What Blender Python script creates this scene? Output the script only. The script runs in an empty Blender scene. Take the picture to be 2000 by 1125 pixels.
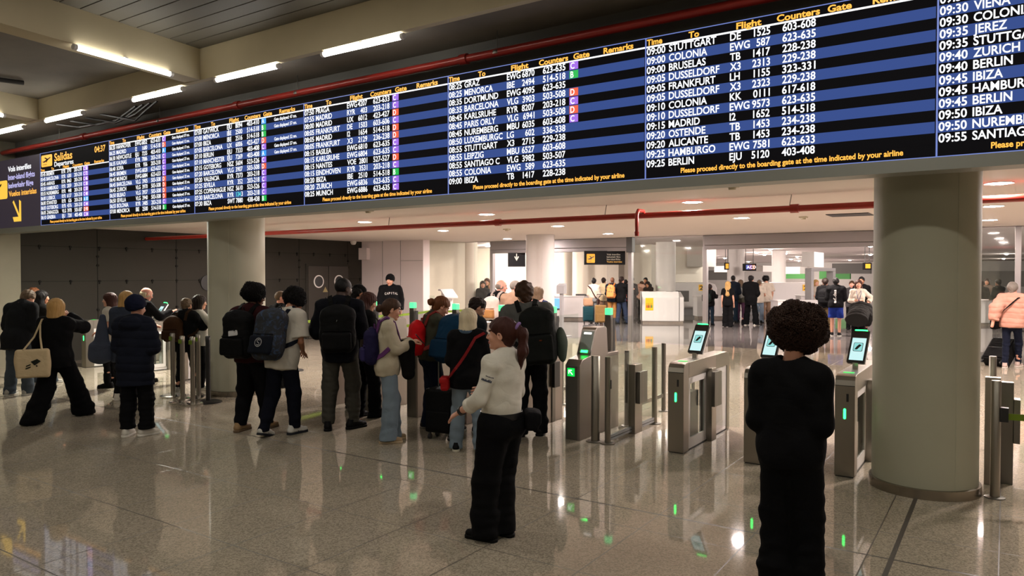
import bpy, bmesh, math, random
import numpy as np
import openvdb as vdb
from mathutils import Vector, Matrix
SC = bpy.context.scene
COL = SC.collection
rnd = random.Random(7)
# ------------------------------------------------------------------ camera
FPX, CH = 1440.0, 1.92
YAW = math.atan2(.5567, .8307); PIT = math.atan(28.5/1440)
cam = bpy.data.cameras.new('camera'); cam.sensor_width = 36; cam.lens = FPX/2000*36
cam.clip_end = 300
camo = bpy.data.objects.new('camera', cam); COL.objects.link(camo)
camo.location = (0, 0, CH); camo.rotation_euler = (math.pi/2-PIT, 0, YAW)
SC.camera = camo
# ------------------------------------------------------------------ world, exposure
w = bpy.data.worlds.new('world'); SC.world = w; w.use_nodes = True
w.node_tree.nodes['Background'].inputs[0].default_value = (.9, .93, 1, 1)
w.node_tree.nodes['Background'].inputs[1].default_value = .012
SC.view_settings.view_transform = 'Standard'; SC.view_settings.look = 'None'
SC.view_settings.gamma = 1; SC.view_settings.exposure = 0.0
SC.view_settings.use_curve_mapping = False
cy = SC.cycles
cy.use_denoising = True
cy.max_bounces = 7; cy.diffuse_bounces = 3; cy.glossy_bounces = 4; cy.transmission_bounces = 5; cy.transparent_max_bounces = 12
cy.caustics_reflective = False; cy.caustics_refractive = False
cy.sample_clamp_indirect = 4.0; cy.sample_clamp_direct = 60.0
DOWN = 650.0      # radiance of the recessed downlights
TUBE = 11.0       # radiance of the tube lights

# ------------------------------------------------------------------ camera maths: only used to measure where things stand
cF = np.array([-math.sin(YAW), math.cos(YAW), 0]); cR = np.array([math.cos(YAW), math.sin(YAW), 0]); cZ = np.array([0, 0, 1.])
cFp = math.cos(PIT)*cF-math.sin(PIT)*cZ; cU = math.cos(PIT)*cZ+math.sin(PIT)*cF
cC = np.array([0, 0, CH])
def ray(px, py): return cFp+(px-1000)/FPX*cR-(py-562.5)/FPX*cU
def hit(px, py, ax, v):
    r = ray(px, py); return cC+(v-cC[ax])/r[ax]*r
def P(px, py): return hit(px, py, 2, 0.0)
def PD(px, D):
    r = ray(px, 534); p = cC+D*r; p[2] = 0; return p

# ------------------------------------------------------------------ object helpers
def tag(o, label=None, cat=None, group=None, kind=None):
    if label: o['label'] = label
    if cat: o['category'] = cat
    if group: o['group'] = group
    if kind: o['kind'] = kind
    return o
def empty(name, loc=(0, 0, 0), rz=0, label=None, cat=None, group=None):
    o = bpy.data.objects.new(name, None); COL.objects.link(o)
    o.location = loc; o.rotation_euler = (0, 0, rz); o.empty_display_size = .1
    return tag(o, label, cat, group)
def copy_tree(o, parent=None):
    c = o.copy(); COL.objects.link(c)
    if parent is not None: c.parent = parent
    for ch in list(o.children): copy_tree(ch, c)
    return c
def mkmesh(name, V, Fq, mats, mi=None, smooth=True):
    me = bpy.data.meshes.new(name)
    if isinstance(Fq, np.ndarray):
        n, k = Fq.shape
        me.vertices.add(len(V)); me.vertices.foreach_set('co', np.asarray(V, np.float32).ravel())
        me.loops.add(n*k); me.loops.foreach_set('vertex_index', Fq.astype(np.int32).ravel())
        me.polygons.add(n); me.polygons.foreach_set('loop_start', np.arange(0, n*k, k, dtype=np.int32))
        me.update(calc_edges=True)
    else:
        me.from_pydata([tuple(map(float, v)) for v in V], [], [tuple(f) for f in Fq]); me.update()
    for m in (mats if isinstance(mats, (list, tuple)) else [mats]): me.materials.append(m)
    if mi is not None: me.polygons.foreach_set('material_index', np.asarray(mi, np.int32))
    me.polygons.foreach_set('use_smooth', np.full(len(me.polygons), bool(smooth)))
    return me
def mkobj(name, me, parent=None, loc=None):
    o = bpy.data.objects.new(name, me); COL.objects.link(o)
    if parent is not None: o.parent = parent
    if loc is not None: o.location = loc
    return o
class MB:
    """collects simple solids into one mesh"""
    def __init__(s): s.v = []; s.f = []; s.mi = []; s.m = 0; s.M = None
    def _add(s, V, F):
        n = len(s.v)
        if s.M is not None: V = [s.M @ Vector(v) for v in V]
        s.v += [tuple(v) for v in V]; s.f += [tuple(i+n for i in f) for f in F]; s.mi += [s.m]*len(F); return s
    def box(s, lo, hi):
        (x0, y0, z0), (x1, y1, z1) = lo, hi
        return s._add([(x0,y0,z0),(x1,y0,z0),(x1,y1,z0),(x0,y1,z0),(x0,y0,z1),(x1,y0,z1),(x1,y1,z1),(x0,y1,z1)],
                      [(0,3,2,1),(4,5,6,7),(0,1,5,4),(1,2,6,5),(2,3,7,6),(3,0,4,7)])
    def cbox(s, c, d): return s.box([c[i]-d[i]/2 for i in range(3)], [c[i]+d[i]/2 for i in range(3)])
    def cyl(s, a, b, r, r2=None, seg=20, cap=True):
        a = Vector(a); b = Vector(b); r2 = r if r2 is None else r2
        d = (b-a).normalized(); u = d.orthogonal().normalized(); w_ = d.cross(u)
        V = []
        for c, rr in ((a, r), (b, r2)):
            for i in range(seg):
                t = 2*math.pi*i/seg; V.append(c+rr*(math.cos(t)*u+math.sin(t)*w_))
        F = [(i, (i+1) % seg, seg+(i+1) % seg, seg+i) for i in range(seg)]
        if cap: F += [tuple(range(seg-1, -1, -1)), tuple(range(seg, 2*seg))]
        return s._add(V, F)
    def tube(s, pts, r, seg=10):
        pts = [Vector(p) for p in pts]; V = []; F = []
        up = None
        for i, p in enumerate(pts):
            d = (pts[min(i+1, len(pts)-1)]-pts[max(i-1, 0)]).normalized()
            if up is None: up = d.orthogonal().normalized()
            u = (up-d*up.dot(d)).normalized(); w_ = d.cross(u); up = u
            rr = r[i] if isinstance(r, (list, tuple)) else r
            for k in range(seg):
                t = 2*math.pi*k/seg; V.append(p+rr*(math.cos(t)*u+math.sin(t)*w_))
        for i in range(len(pts)-1):
            for k in range(seg): F.append((i*seg+k, i*seg+(k+1) % seg, (i+1)*seg+(k+1) % seg, (i+1)*seg+k))
        F += [tuple(range(seg-1, -1, -1)), tuple(range((len(pts)-1)*seg, len(pts)*seg))]
        return s._add(V, F)
    def ribbon(s, pts, nrm, wd, th):
        """flat strap: pts, outward normals"""
        pts = [Vector(p) for p in pts]; V = []; F = []
        for i, p in enumerate(pts):
            d = (pts[min(i+1, len(pts)-1)]-pts[max(i-1, 0)]).normalized(); n = Vector(nrm[i])
            n = (n-d*n.dot(d)); n = n.normalized() if n.length > 1e-6 else d.orthogonal().normalized()
            l = d.cross(n)
            for a, b in ((-1, 0), (1, 0), (1, 1), (-1, 1)): V.append(p+l*a*wd/2+n*b*th)
        for i in range(len(pts)-1):
            for k in range(4): F.append((i*4+k, i*4+(k+1) % 4, (i+1)*4+(k+1) % 4, (i+1)*4+k))
        n = (len(pts)-1)*4
        F += [(3, 2, 1, 0), (n, n+1, n+2, n+3)]
        return s._add(V, F)
    def prism(s, poly, axis, a, b):
        """poly of 2-D points extruded along axis (0: y,z  1: x,z  2: x,y)"""
        def p3(p, t): return {0: (t, p[0], p[1]), 1: (p[0], t, p[1]), 2: (p[0], p[1], t)}[axis]
        n = len(poly); V = [p3(p, a) for p in poly]+[p3(p, b) for p in poly]
        F = [tuple(range(n)), tuple(range(2*n-1, n-1, -1))]+[(i, n+i, n+(i+1) % n, (i+1) % n) for i in range(n)]
        return s._add(V, F)
    def quad(s, a, b, c, d): return s._add([a, b, c, d], [(0, 1, 2, 3)])
    def lathe(s, prof, c=(0, 0, 0), seg=48):
        V = []; F = []
        for r, z in prof:
            for k in range(seg):
                t = 2*math.pi*k/seg; V.append((c[0]+r*math.cos(t), c[1]+r*math.sin(t), c[2]+z))
        for i in range(len(prof)-1):
            for k in range(seg): F.append((i*seg+k, i*seg+(k+1) % seg, (i+1)*seg+(k+1) % seg, (i+1)*seg+k))
        return s._add(V, F)
    def build(s, name, mats, parent=None, smooth=False, bevel=0, loc=None):
        me = mkmesh(name, s.v, s.f, mats, s.mi, False)
        bm = bmesh.new(); bm.from_mesh(me); bmesh.ops.recalc_face_normals(bm, faces=bm.faces); bm.to_mesh(me); bm.free()
        o = mkobj(name, me, parent, loc)
        if bevel:
            b = o.modifiers.new('bevel', 'BEVEL'); b.width = bevel; b.segments = 2; b.limit_method = 'ANGLE'
        if smooth:
            me.polygons.foreach_set('use_smooth', np.full(len(me.polygons), True))
            me.set_sharp_from_angle(angle=math.radians(40))
        return o
def struct(o): o['kind'] = 'structure'; return o

# ------------------------------------------------------------------ materials
MATS = {}
def srgb(r, g, b):
    f = lambda c: (c/255/12.92) if c/255 <= .04045 else ((c/255+.055)/1.055)**2.4
    return (f(r), f(g), f(b))
def mat(name, col=(.5, .5, .5), rough=.5, metal=0, spec=.5, bump=0, bscale=40, var=0, vscale=6, stretch=(1, 1, 1), emit=None, es=0, sheen=0, coords='Object'):
    if name in MATS: return MATS[name]
    m = bpy.data.materials.new(name); m.use_nodes = True; nt = m.node_tree; b = nt.nodes['Principled BSDF']
    b.inputs['Base Color'].default_value = (*col, 1); b.inputs['Roughness'].default_value = rough
    b.inputs['Metallic'].default_value = metal; b.inputs['Specular IOR Level'].default_value = spec
    if sheen:
        b.inputs['Sheen Weight'].default_value = sheen; b.inputs['Sheen Roughness'].default_value = .5
    if emit:
        b.inputs['Emission Color'].default_value = (*emit, 1); b.inputs['Emission Strength'].default_value = es
    if bump or var:
        tc = nt.nodes.new('ShaderNodeTexCoord'); mp = nt.nodes.new('ShaderNodeMapping'); mp.inputs['Scale'].default_value = stretch
        nt.links.new(tc.outputs[coords], mp.inputs[0])
        if var:
            n = nt.nodes.new('ShaderNodeTexNoise'); n.inputs['Scale'].default_value = vscale; n.inputs['Detail'].default_value = 4
            nt.links.new(mp.outputs[0], n.inputs['Vector'])
            mx = nt.nodes.new('ShaderNodeMix'); mx.data_type = 'RGBA'; mx.blend_type = 'MIX'
            mx.inputs['A'].default_value = (*[c*(1-var) for c in col], 1); mx.inputs['B'].default_value = (*[min(1, c*(1+var)) for c in col], 1)
            nt.links.new(n.outputs['Fac'], mx.inputs['Factor']); nt.links.new(mx.outputs['Result'], b.inputs['Base Color'])
        if bump:
            n = nt.nodes.new('ShaderNodeTexNoise'); n.inputs['Scale'].default_value = bscale; n.inputs['Detail'].default_value = 3
            nt.links.new(mp.outputs[0], n.inputs['Vector'])
            bp = nt.nodes.new('ShaderNodeBump'); bp.inputs['Strength'].default_value = bump; bp.inputs['Distance'].default_value = .01
            nt.links.new(n.outputs['Fac'], bp.inputs['Height']); nt.links.new(bp.outputs[0], b.inputs['Normal'])
    MATS[name] = m; return m
def emis(name, col, s):
    return mat(name, (.02, .02, .02), .4, emit=col, es=s)
def node_math(nt, op, a, b=None):
    n = nt.nodes.new('ShaderNodeMath'); n.operation = op
    for i, v in enumerate((a, b)):
        if v is None: continue
        if isinstance(v, (int, float)): n.inputs[i].default_value = v
        else: nt.links.new(v, n.inputs[i])
    return n.outputs[0]
def cloth(name, rgb, rough=.9, bump=.12, var=.14, wr=.2):
    new = ('cloth_'+name) not in MATS
    m = mat('cloth_'+name, srgb(*rgb), rough, bump=bump, bscale=240, var=var, vscale=9, spec=.1 if sum(rgb) < 150 else .2)
    if new:                                    # long soft creases on top of the fine weave
        nt = m.node_tree; b = nt.nodes['Principled BSDF']; weave = b.inputs['Normal'].links[0].from_node
        tc = nt.nodes.new('ShaderNodeTexCoord'); mp = nt.nodes.new('ShaderNodeMapping'); mp.inputs['Scale'].default_value = (1, 1, 1.5); mp.inputs['Rotation'].default_value = (.3, .5, 0)
        n = nt.nodes.new('ShaderNodeTexNoise'); n.inputs['Scale'].default_value = 4.2; n.inputs['Detail'].default_value = 3; n.inputs['Distortion'].default_value = .9
        nt.links.new(tc.outputs['Object'], mp.inputs[0]); nt.links.new(mp.outputs[0], n.inputs['Vector'])
        r = node_math(nt, 'ABSOLUTE', node_math(nt, 'SUBTRACT', n.outputs['Fac'], .5))
        r = node_math(nt, 'POWER', node_math(nt, 'MULTIPLY', r, 4.0), .85)
        bp = nt.nodes.new('ShaderNodeBump'); bp.inputs['Strength'].default_value = wr; bp.inputs['Distance'].default_value = .018
        nt.links.new(r, bp.inputs['Height']); nt.links.new(bp.outputs[0], weave.inputs['Normal'])
    return m
def steel(name='brushed_steel', col=(.33, .305, .265), rough=.3):
    return mat(name, col, rough, metal=.95, bump=.06, bscale=120, stretch=(1, 1, .03), var=.1, vscale=3)
STEEL = steel(); STEELD = steel('dark_steel', (.2, .19, .17), .36); CHROME = steel('polished_steel', (.7, .68, .64), .15)
BLACK = mat('black_plastic', (.012, .012, .013), .35); DGREY = mat('dark_grey', (.05, .05, .05), .5)
WHITEP = mat('white_panel', (.72, .69, .66), .35, var=.04); CREAM = mat('cream_paint', (.66, .6, .5), .6, var=.05, vscale=2)
RED = mat('red_pipe_paint', (.34, .024, .016), .32, var=.15, vscale=5)
GREEN = emis('green_led', (.02, 1, .12), 7); GREEND = emis('green_sign', (.0, .75, .08), 1.1); WHITEE = emis('white_symbol', (.75, 1, .8), 1.8)
BEACON = emis('green_beacon', (.10, 1, .32), 1.5)
def glass(name='clear_glass', tint=(.95, .98, .96), base=.05):
    if name in MATS: return MATS[name]
    m = bpy.data.materials.new(name); m.use_nodes = True; nt = m.node_tree; nt.nodes.clear()
    o = nt.nodes.new('ShaderNodeOutputMaterial'); t = nt.nodes.new('ShaderNodeBsdfTransparent'); g = nt.nodes.new('ShaderNodeBsdfGlossy')
    t.inputs[0].default_value = (*tint, 1); g.inputs['Roughness'].default_value = .03
    lw = nt.nodes.new('ShaderNodeLayerWeight'); lw.inputs[0].default_value = .5
    pw = nt.nodes.new('ShaderNodeMath'); pw.operation = 'POWER'; pw.inputs[1].default_value = 5
    ml = nt.nodes.new('ShaderNodeMath'); ml.operation = 'MULTIPLY_ADD'; ml.inputs[1].default_value = .75; ml.inputs[2].default_value = base; ml.use_clamp = True
    mx = nt.nodes.new('ShaderNodeMixShader'); nt.links.new(lw.outputs['Facing'], pw.inputs[0]); nt.links.new(pw.outputs[0], ml.inputs[0]); nt.links.new(ml.outputs[0], mx.inputs[0])
    nt.links.new(t.outputs[0], mx.inputs[1]); nt.links.new(g.outputs[0], mx.inputs[2]); nt.links.new(mx.outputs[0], o.inputs[0])
    MATS[name] = m; return m
GLASS = glass()
def floor_mat(name, colA, colB, rough, joints=True, spec=.5):
    m = bpy.data.materials.new(name); m.use_nodes = True; nt = m.node_tree; b = nt.nodes['Principled BSDF']
    ge = nt.nodes.new('ShaderNodeNewGeometry'); sp = nt.nodes.new('ShaderNodeSeparateXYZ'); nt.links.new(ge.outputs['Position'], sp.inputs[0])
    X, Y = sp.outputs[0], sp.outputs[1]
    def line(c, off, per, wd):
        f = node_math(nt, 'FRACT', node_math(nt, 'DIVIDE', node_math(nt, 'SUBTRACT', c, off-per/2), per))
        return node_math(nt, 'LESS_THAN', node_math(nt, 'ABSOLUTE', node_math(nt, 'SUBTRACT', f, .5)), wd/per)
    def single(c, at, wd): return node_math(nt, 'LESS_THAN', node_math(nt, 'ABSOLUTE', node_math(nt, 'SUBTRACT', c, at)), wd)
    jn = node_math(nt, 'MAXIMUM', line(X, -2.27, .75, .0045), line(Y, 3.2, .95, .0045))
    wide = node_math(nt, 'MAXIMUM', single(Y, 5.5, .011), single(X, -.62, .016))
    n1 = nt.nodes.new('ShaderNodeTexNoise'); n1.inputs['Scale'].default_value = 1.1; n1.inputs['Detail'].default_value = 5
    n2 = nt.nodes.new('ShaderNodeTexVoronoi'); n2.inputs['Scale'].default_value = 95
    n3 = nt.nodes.new('ShaderNodeTexNoise'); n3.inputs['Scale'].default_value = 160; n3.inputs['Detail'].default_value = 2
    for n in (n1, n2, n3): nt.links.new(ge.outputs['Position'], n.inputs['Vector'])
    mx = nt.nodes.new('ShaderNodeMix'); mx.data_type = 'RGBA'; mx.inputs['A'].default_value = (*colA, 1); mx.inputs['B'].default_value = (*colB, 1)
    nt.links.new(n1.outputs['Fac'], mx.inputs['Factor'])
    chip = nt.nodes.new('ShaderNodeMix'); chip.data_type = 'RGBA'; chip.blend_type = 'MULTIPLY'; chip.inputs['Factor'].default_value = .55
    rp = nt.nodes.new('ShaderNodeValToRGB'); rp.color_ramp.elements[0].position = .34; rp.color_ramp.elements[0].color = (.3, .28, .25, 1); rp.color_ramp.elements[1].position = .62; rp.color_ramp.elements[1].color = (1.15, 1.12, 1.08, 1)
    av = node_math(nt, 'MULTIPLY', node_math(nt, 'ADD', n3.outputs['Fac'], n2.outputs['Color']), .5)
    nt.links.new(av, rp.inputs[0]); nt.links.new(mx.outputs['Result'], chip.inputs['A']); nt.links.new(rp.outputs[0], chip.inputs['B'])
    last = chip.outputs['Result']
    if joints:
        for fac, c in ((jn, .22), (wide, .12)):
            k = nt.nodes.new('ShaderNodeMix'); k.data_type = 'RGBA'; nt.links.new(fac, k.inputs['Factor']); nt.links.new(last, k.inputs['A'])
            k.inputs['B'].default_value = (colA[0]*c, colA[1]*c, colA[2]*c, 1); last = k.outputs['Result']
        rg = node_math(nt, 'ADD', rough, node_math(nt, 'MULTIPLY', node_math(nt, 'MAXIMUM', jn, wide), .4))
        rg = node_math(nt, 'ADD', rg, node_math(nt, 'MULTIPLY', node_math(nt, 'SUBTRACT', n1.outputs['Fac'], .5), .03))
        nt.links.new(rg, b.inputs['Roughness'])
    else: b.inputs['Roughness'].default_value = rough
    nt.links.new(last, b.inputs['Base Color']); b.inputs['Specular IOR Level'].default_value = spec
    return m

# ------------------------------------------------------------------ lettering
_tc = {}
def text_me(body, align='LEFT', bold=.0, pitch=1.0):
    c = bpy.data.curves.new('lettering', 'FONT'); c.body = body; c.align_x = align; c.size = 1; c.offset = bold; c.space_line = pitch; c.resolution_u = 3
    o = bpy.data.objects.new('lettering', c); COL.objects.link(o)
    dg = bpy.context.evaluated_depsgraph_get(); me = bpy.data.meshes.new_from_object(o.evaluated_get(dg))
    V = np.zeros(len(me.vertices)*3, np.float32); me.vertices.foreach_get('co', V); V = V.reshape(-1, 3).copy()
    F = [tuple(p.vertices) for p in me.polygons]
    bpy.data.objects.remove(o); bpy.data.curves.remove(c); bpy.data.meshes.remove(me)
    return V, F
CAP = None
def text_into(mb, body, origin, cap, width=None, U=(1, 0, 0), W=(0, 0, 1), align='LEFT', bold=.019, xs=1.0):
    """one line of lettering, baseline at origin, cap height cap; width: squeeze to it"""
    global CAP
    if CAP is None:
        v, _ = text_me('H'); CAP = v[:, 1].max()
    V, F = text_me(body, 'LEFT', bold)
    if not len(V): return
    V[:, 0] -= V[:, 0].min(); s = cap/CAP
    sx = s*xs if width is None else width/max(V[:, 0].max(), 1e-6)
    wd = V[:, 0].max()*sx; off = {'LEFT': 0, 'RIGHT': -wd, 'CENTER': -wd/2}[align]
    U = np.array(U, float); W = np.array(W, float); o = np.array(origin, float)
    Q = o+np.outer(V[:, 0]*sx+off, U)+np.outer(V[:, 1]*s, W)
    mb._add([tuple(q) for q in Q], F)
    return wd
def glyph_poly(mb, pts, origin, sc, U=(1, 0, 0), W=(0, 0, 1)):
    U = np.array(U, float); W = np.array(W, float); o = np.array(origin, float)
    mb._add([tuple(o+U*x*sc+W*y*sc) for x, y in pts], [tuple(range(len(pts)))])
# ------------------------------------------------------------------ the setting
ZH = 3.2; ZC = 2.92          # low ceiling over the gates
YP = 19.0          # glass portal
XL = -17.0         # left wall
M_FLOOR = floor_mat('terrazzo', (.41, .36, .28), (.35, .31, .24), .045, True, .45)
M_FLOOR2 = floor_mat('polished_granite', (.2, .18, .18), (.165, .15, .15), .03, False, .75)
M_CEIL = mat('ceiling_paint', (.78, .71, .69), .75, var=.03, vscale=.6, coords='Object')
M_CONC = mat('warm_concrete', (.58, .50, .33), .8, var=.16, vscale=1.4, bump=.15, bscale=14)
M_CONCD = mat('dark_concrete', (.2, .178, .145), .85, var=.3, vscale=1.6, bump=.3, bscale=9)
M_SLAT = mat('slat_paint', (.13, .118, .09), .6, var=.1, vscale=1)
M_WDARK = mat('grey_wall_panel', (.034, .031, .026), .75, spec=.12, var=.08, vscale=1.2)
M_WWHITE = mat('pale_wall_panel', (.84, .74, .74), .55, var=.04, vscale=1)
M_WCREAM = mat('cream_wall', (.64, .585, .5), .6, var=.05, vscale=.8)
M_WOL = mat('olive_cream_wall', (.47, .43, .34), .6, var=.05)
M_COL = mat('column_paint', (.35, .345, .255), .6, var=.05, vscale=3, bump=.05, bscale=60)
M_COLW = mat('white_column_paint', (.58, .54, .52), .55, var=.04, vscale=2)
M_FASC = mat('fascia_grey', (.14, .135, .12), .6, var=.12, vscale=2)
M_FRAME = mat('board_frame_metal', (.3, .31, .28), .45, metal=.3)

b = MB(); b.box((-40, -10, -.2), (14, YP, 0)); struct(b.build('floor', M_FLOOR))
b = MB(); b.box((-40, YP, -.2), (34, 92, 0)); struct(b.build('floor_hall', M_FLOOR2))
b = MB(); b.box((XL-.3, 6.95, ZC), (14, YP, ZC+.25)); b.box((-40, YP-.15, ZC), (34, YP+.12, ZH+.1)); struct(b.build('ceiling', M_CEIL))
b = MB(); b.box((-40, YP, ZH), (34, 92, ZH+.25)); struct(b.build('ceiling_hall', M_CEIL))
b = MB(); b.box((XL-.3, 6.95, ZC+.25), (14, 7.15, 4.6)); struct(b.build('wall_fascia', M_FASC))
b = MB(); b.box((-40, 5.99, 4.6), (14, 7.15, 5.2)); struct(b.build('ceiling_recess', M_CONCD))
b = MB()
for i in range(68):
    y = 5.89-.235*i
    b.box((-40, y-.218, 4.91), (14, y, 4.95))
b.box((-40, -10, 4.99), (14, 5.9, 5.2)); struct(b.build('ceiling_slats', M_SLAT))
# left wall: dark panels with bolts, then a lighter stretch towards the front
b = MB(); b.box((XL-.3, 7.05, 0), (XL, 16.9, ZC))
struct(b.build('wall_left', M_WDARK))
b = MB(); b.box((XL-.35, -10, 0), (XL+.06, 7.02, 5.1)); struct(b.build('wall_left_front', mat('olive_wall', (.24, .22, .16), .7, var=.06)))
b = MB()
for y in np.arange(8.6, 16.8, 1.9): b.box((XL, y-.006, 0), (XL+.006, y+.006, ZC))
for z in (1.75, 2.5): b.box((XL, 7.05, z-.004), (XL+.005, 16.85, z+.004))
struct(b.build('trim_1', mat('dark_seam', (.012, .011, .01), .7, spec=.1)))
b = MB()
for y in np.arange(7.4, 16.8, .62):
    for z in (1.75, 2.5): b.cyl((XL+.001, y, z), (XL+.03, y, z-.004), .026, seg=8); b.box((XL, y-.008, z-.07), (XL+.02, y+.008, z))
for y in np.arange(8.6, 16.8, 1.9):
    for z in (.6, 1.1, 2.1, 2.3): b.cyl((XL, y, z), (XL+.03, y, z), .028, seg=8)
o = b.build('wall_bolt', mat('dark_seam', (.012, .011, .01), .7, spec=.1)); tag(o, 'small dark bolts dotting the seams of the grey left wall', 'bolt', kind='stuff')
# back walls of the gate area
b = MB(); b.box((XL, 16.8, 0), (-14.45, 17.1, ZC)); struct(b.build('wall_back', M_WWHITE))
b = MB(); b.box((-15.35, 16.785, 0), (-15.34, 16.8, ZC)); b.box((XL+.9, 16.785, 0), (XL+.91, 16.8, ZC)); b.box((-15.34, 16.785, 2.3), (-14.45, 16.8, 2.31)); struct(b.build('trim_2', mat('seam', (.3, .27, .27), .6)))
b = MB(); b.box((-14.75, 17.1, 0), (-14.45, YP-.15, ZC)); struct(b.build('wall_return', M_WOL))
b = MB(); b.box((XL, 16.66, 2.35), (XL+.35, 16.8, 2.72)); b.build('junction_box', M_WWHITE); tag(SC.objects['junction_box'], 'pale square box high up where grey wall meets pale wall', 'junction box')
b = MB(); b.lathe([(0, -.12), (.06, -.11), (.09, -.05), (.09, 0), (0, 0)], (XL+.25, 16.2, ZC), 16); o = b.build('security_camera', WHITEP, smooth=True); tag(o, 'white dome security camera under the ceiling by the grey wall corner', 'security camera')
# far side of the room, out of the frame, closes the space
b = MB(); b.box((-40, -10.2, 0), (14, -10, 5.2)); struct(b.build('wall_front', M_WCREAM))
b = MB(); b.box((14, -10, 0), (14.2, YP, 5.2)); struct(b.build('wall_right', M_WCREAM))

# porthole double door in the left wall
dr = empty('door_1', (XL, 0, 0)); struct(dr)
ya, yb, ym = hit(600, 560, 0, XL)[1], hit(679, 560, 0, XL)[1], hit(640, 560, 0, XL)[1]
M_DOOR = mat('door_paint', (.055, .049, .043), .7, spec=.12, var=.05)
for y0, y1, s in ((ya, ym, 1), (ym, yb, -1)):
    b = MB(); b.box((.0, y0+.012, .01), (.045, y1-.012, 2.14)); lf = b.build('door_leaf', M_DOOR, dr, bevel=.004); struct(lf)
    yc = (y0+y1)/2
    b = MB(); b.cyl((.045, yc, 1.68), (.06, yc, 1.68), .19, seg=32); struct(b.build('porthole_rim', WHITEP, lf))
    b = MB(); b.cyl((.06, yc, 1.68), (.064, yc, 1.68), .155, seg=32); struct(b.build('porthole_glass', BLACK, lf))
b = MB(); b.box((.045, ym-.14, 1.02), (.08, ym-.10, 1.2)); b.box((.07, ym-.24, 1.13), (.10, ym-.10, 1.16)); struct(b.build('door_handle', BLACK, dr))
b = MB(); b.prism([(ya+.55, 1.36), (ya+.75, 1.36), (ya+.65, 1.52)], 0, .046, .05); struct(b.build('warning_sticker', mat('sticker', srgb(150, 135, 90), .5), dr))
b = MB(); b.box((0, ya-.06, 0), (.03, ya, 2.2)); b.box((0, yb, 0), (.03, yb+.06, 2.2)); b.box((0, ya, 2.15), (.03, yb, 2.2)); struct(b.build('door_frame', M_WDARK, dr))
yq = hit(405, 551, 0, XL)[1]
b = MB(); b.cyl((XL, yq, 1.68), (XL+.03, yq, 1.68), .2, seg=28); o = b.build('window_1', BLACK); struct(o)

# columns ----------------------------------------------------------
def column(px, py, d, top, mt, ring, label, D=None):
    if D is None:
        p = P(px, py); v = p.copy(); v[2] = 0; v /= np.linalg.norm(v); c = p+v*d/2
    else: c = PD(px, D)
    r = empty('column', (c[0], c[1], 0), 0, label, 'column')
    b = MB(); b.lathe([(d/2, .0), (d/2, top)], seg=72); sh = b.build('shaft', mt, r, smooth=True); 
    b = MB()
    for a in (1.9, -.9): b.cbox((d/2*math.cos(a), d/2*math.sin(a), top/2), (.006, .006, top))
    b.build('seam', mt, r)
    if ring:
        b = MB(); b.lathe([(d/2+.001, .085), (d/2+.022, .08), (d/2+.026, .0)], seg=72); b.build('kick_ring', steel('worn_steel', (.35, .31, .25), .25), r, smooth=True)
    return r
column(1803, 975, .845, ZC, M_COL, True, 'large grey-green round column on the right beside a card gate')
column(464, 775, .87, ZC, mat('lit_column_paint', (.5, .49, .385), .6, var=.05, vscale=3), True, 'round grey-green column on the left behind the young men with backpacks')  # column paint lightened to stand for the stronger light falling here
column(1055, 0, .74, ZC, M_COLW, False, 'round pale column in front of the glass portal behind the backpacker', D=19.2)
column(1300, 0, .80, ZH, M_COLW, False, 'pale round column standing behind the white recycling bin', D=30.3)
column(910, 0, .78, ZH, M_WCREAM, False, 'cream round column left of the portal behind the belt barrier', D=25.0)
column(1105, 0, .6, ZH, M_WCREAM, False, 'distant cream column in the room under the yellow plane sign', D=34)
column(1437, 0, .68, ZH, M_COLW, False, 'white column in the security hall left of the letters sign', D=30.5)
column(1521, 0, .76, ZH, M_COLW, False, 'far pale column in the security hall right of the letters sign', D=42)

# beams of the upper hall --------------------------------------------
ZB = 4.5
b = MB(); b.box((-40, 5.9, ZB), (14, 5.985, 5.2)); struct(b.build('beam', M_CONC))
def tube_light(a, c, label, group='tube lights on the concrete beams', power=1.0):
    a = Vector(a); c = Vector(c); d = (c-a).normalized(); r = empty('tube_light', (a+c)/2, 0, label, 'tube light', group)
    a = a-r.location; c = c-r.location
    b = MB(); b.cyl(a, c, .03, seg=14); b.build('tube', emis('tube_glow', (1, .95, .86), TUBE*1.2), r, smooth=True)
    for q in (a, c):
        b = MB(); b.cyl(q-d*.02, q+d*.02, .034, seg=14); b.build('end_cap', WHITEP, r, smooth=True)
    b = MB(); b.box((-.02, -.02, .034), (.02, .02, .05)); b.build('mount', WHITEP, r)
    return r
yl = 5.93
spans = [(632, 787, 'brightest tube light on the beam, nearest the board headers'), (423, 545, 'tube light on the beam just right of the beam joint'),
         (260, 358, 'tube light on the beam just left of the near beam joint'), (89, 162, 'tube light on the beam above the yellow departures logo'), (-60, 46, 'tube light on the beam cut by the left picture edge')]
for x0, x1, lb in spans:
    a = hit(x0, 200, 1, yl); c = hit(x1, 200, 1, yl)
    tube_light((a[0], yl, ZB-.04), (c[0], yl, ZB-.05), lb)
for k, x in enumerate((1.4, 4.2, 7.0, 9.8)):  # tube lights added out of view, continuing the row
    tube_light((x-.75, yl, ZB-.04), (x+.75, yl, ZB-.05), 'added tube light further right along the beam, out of view')
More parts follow.
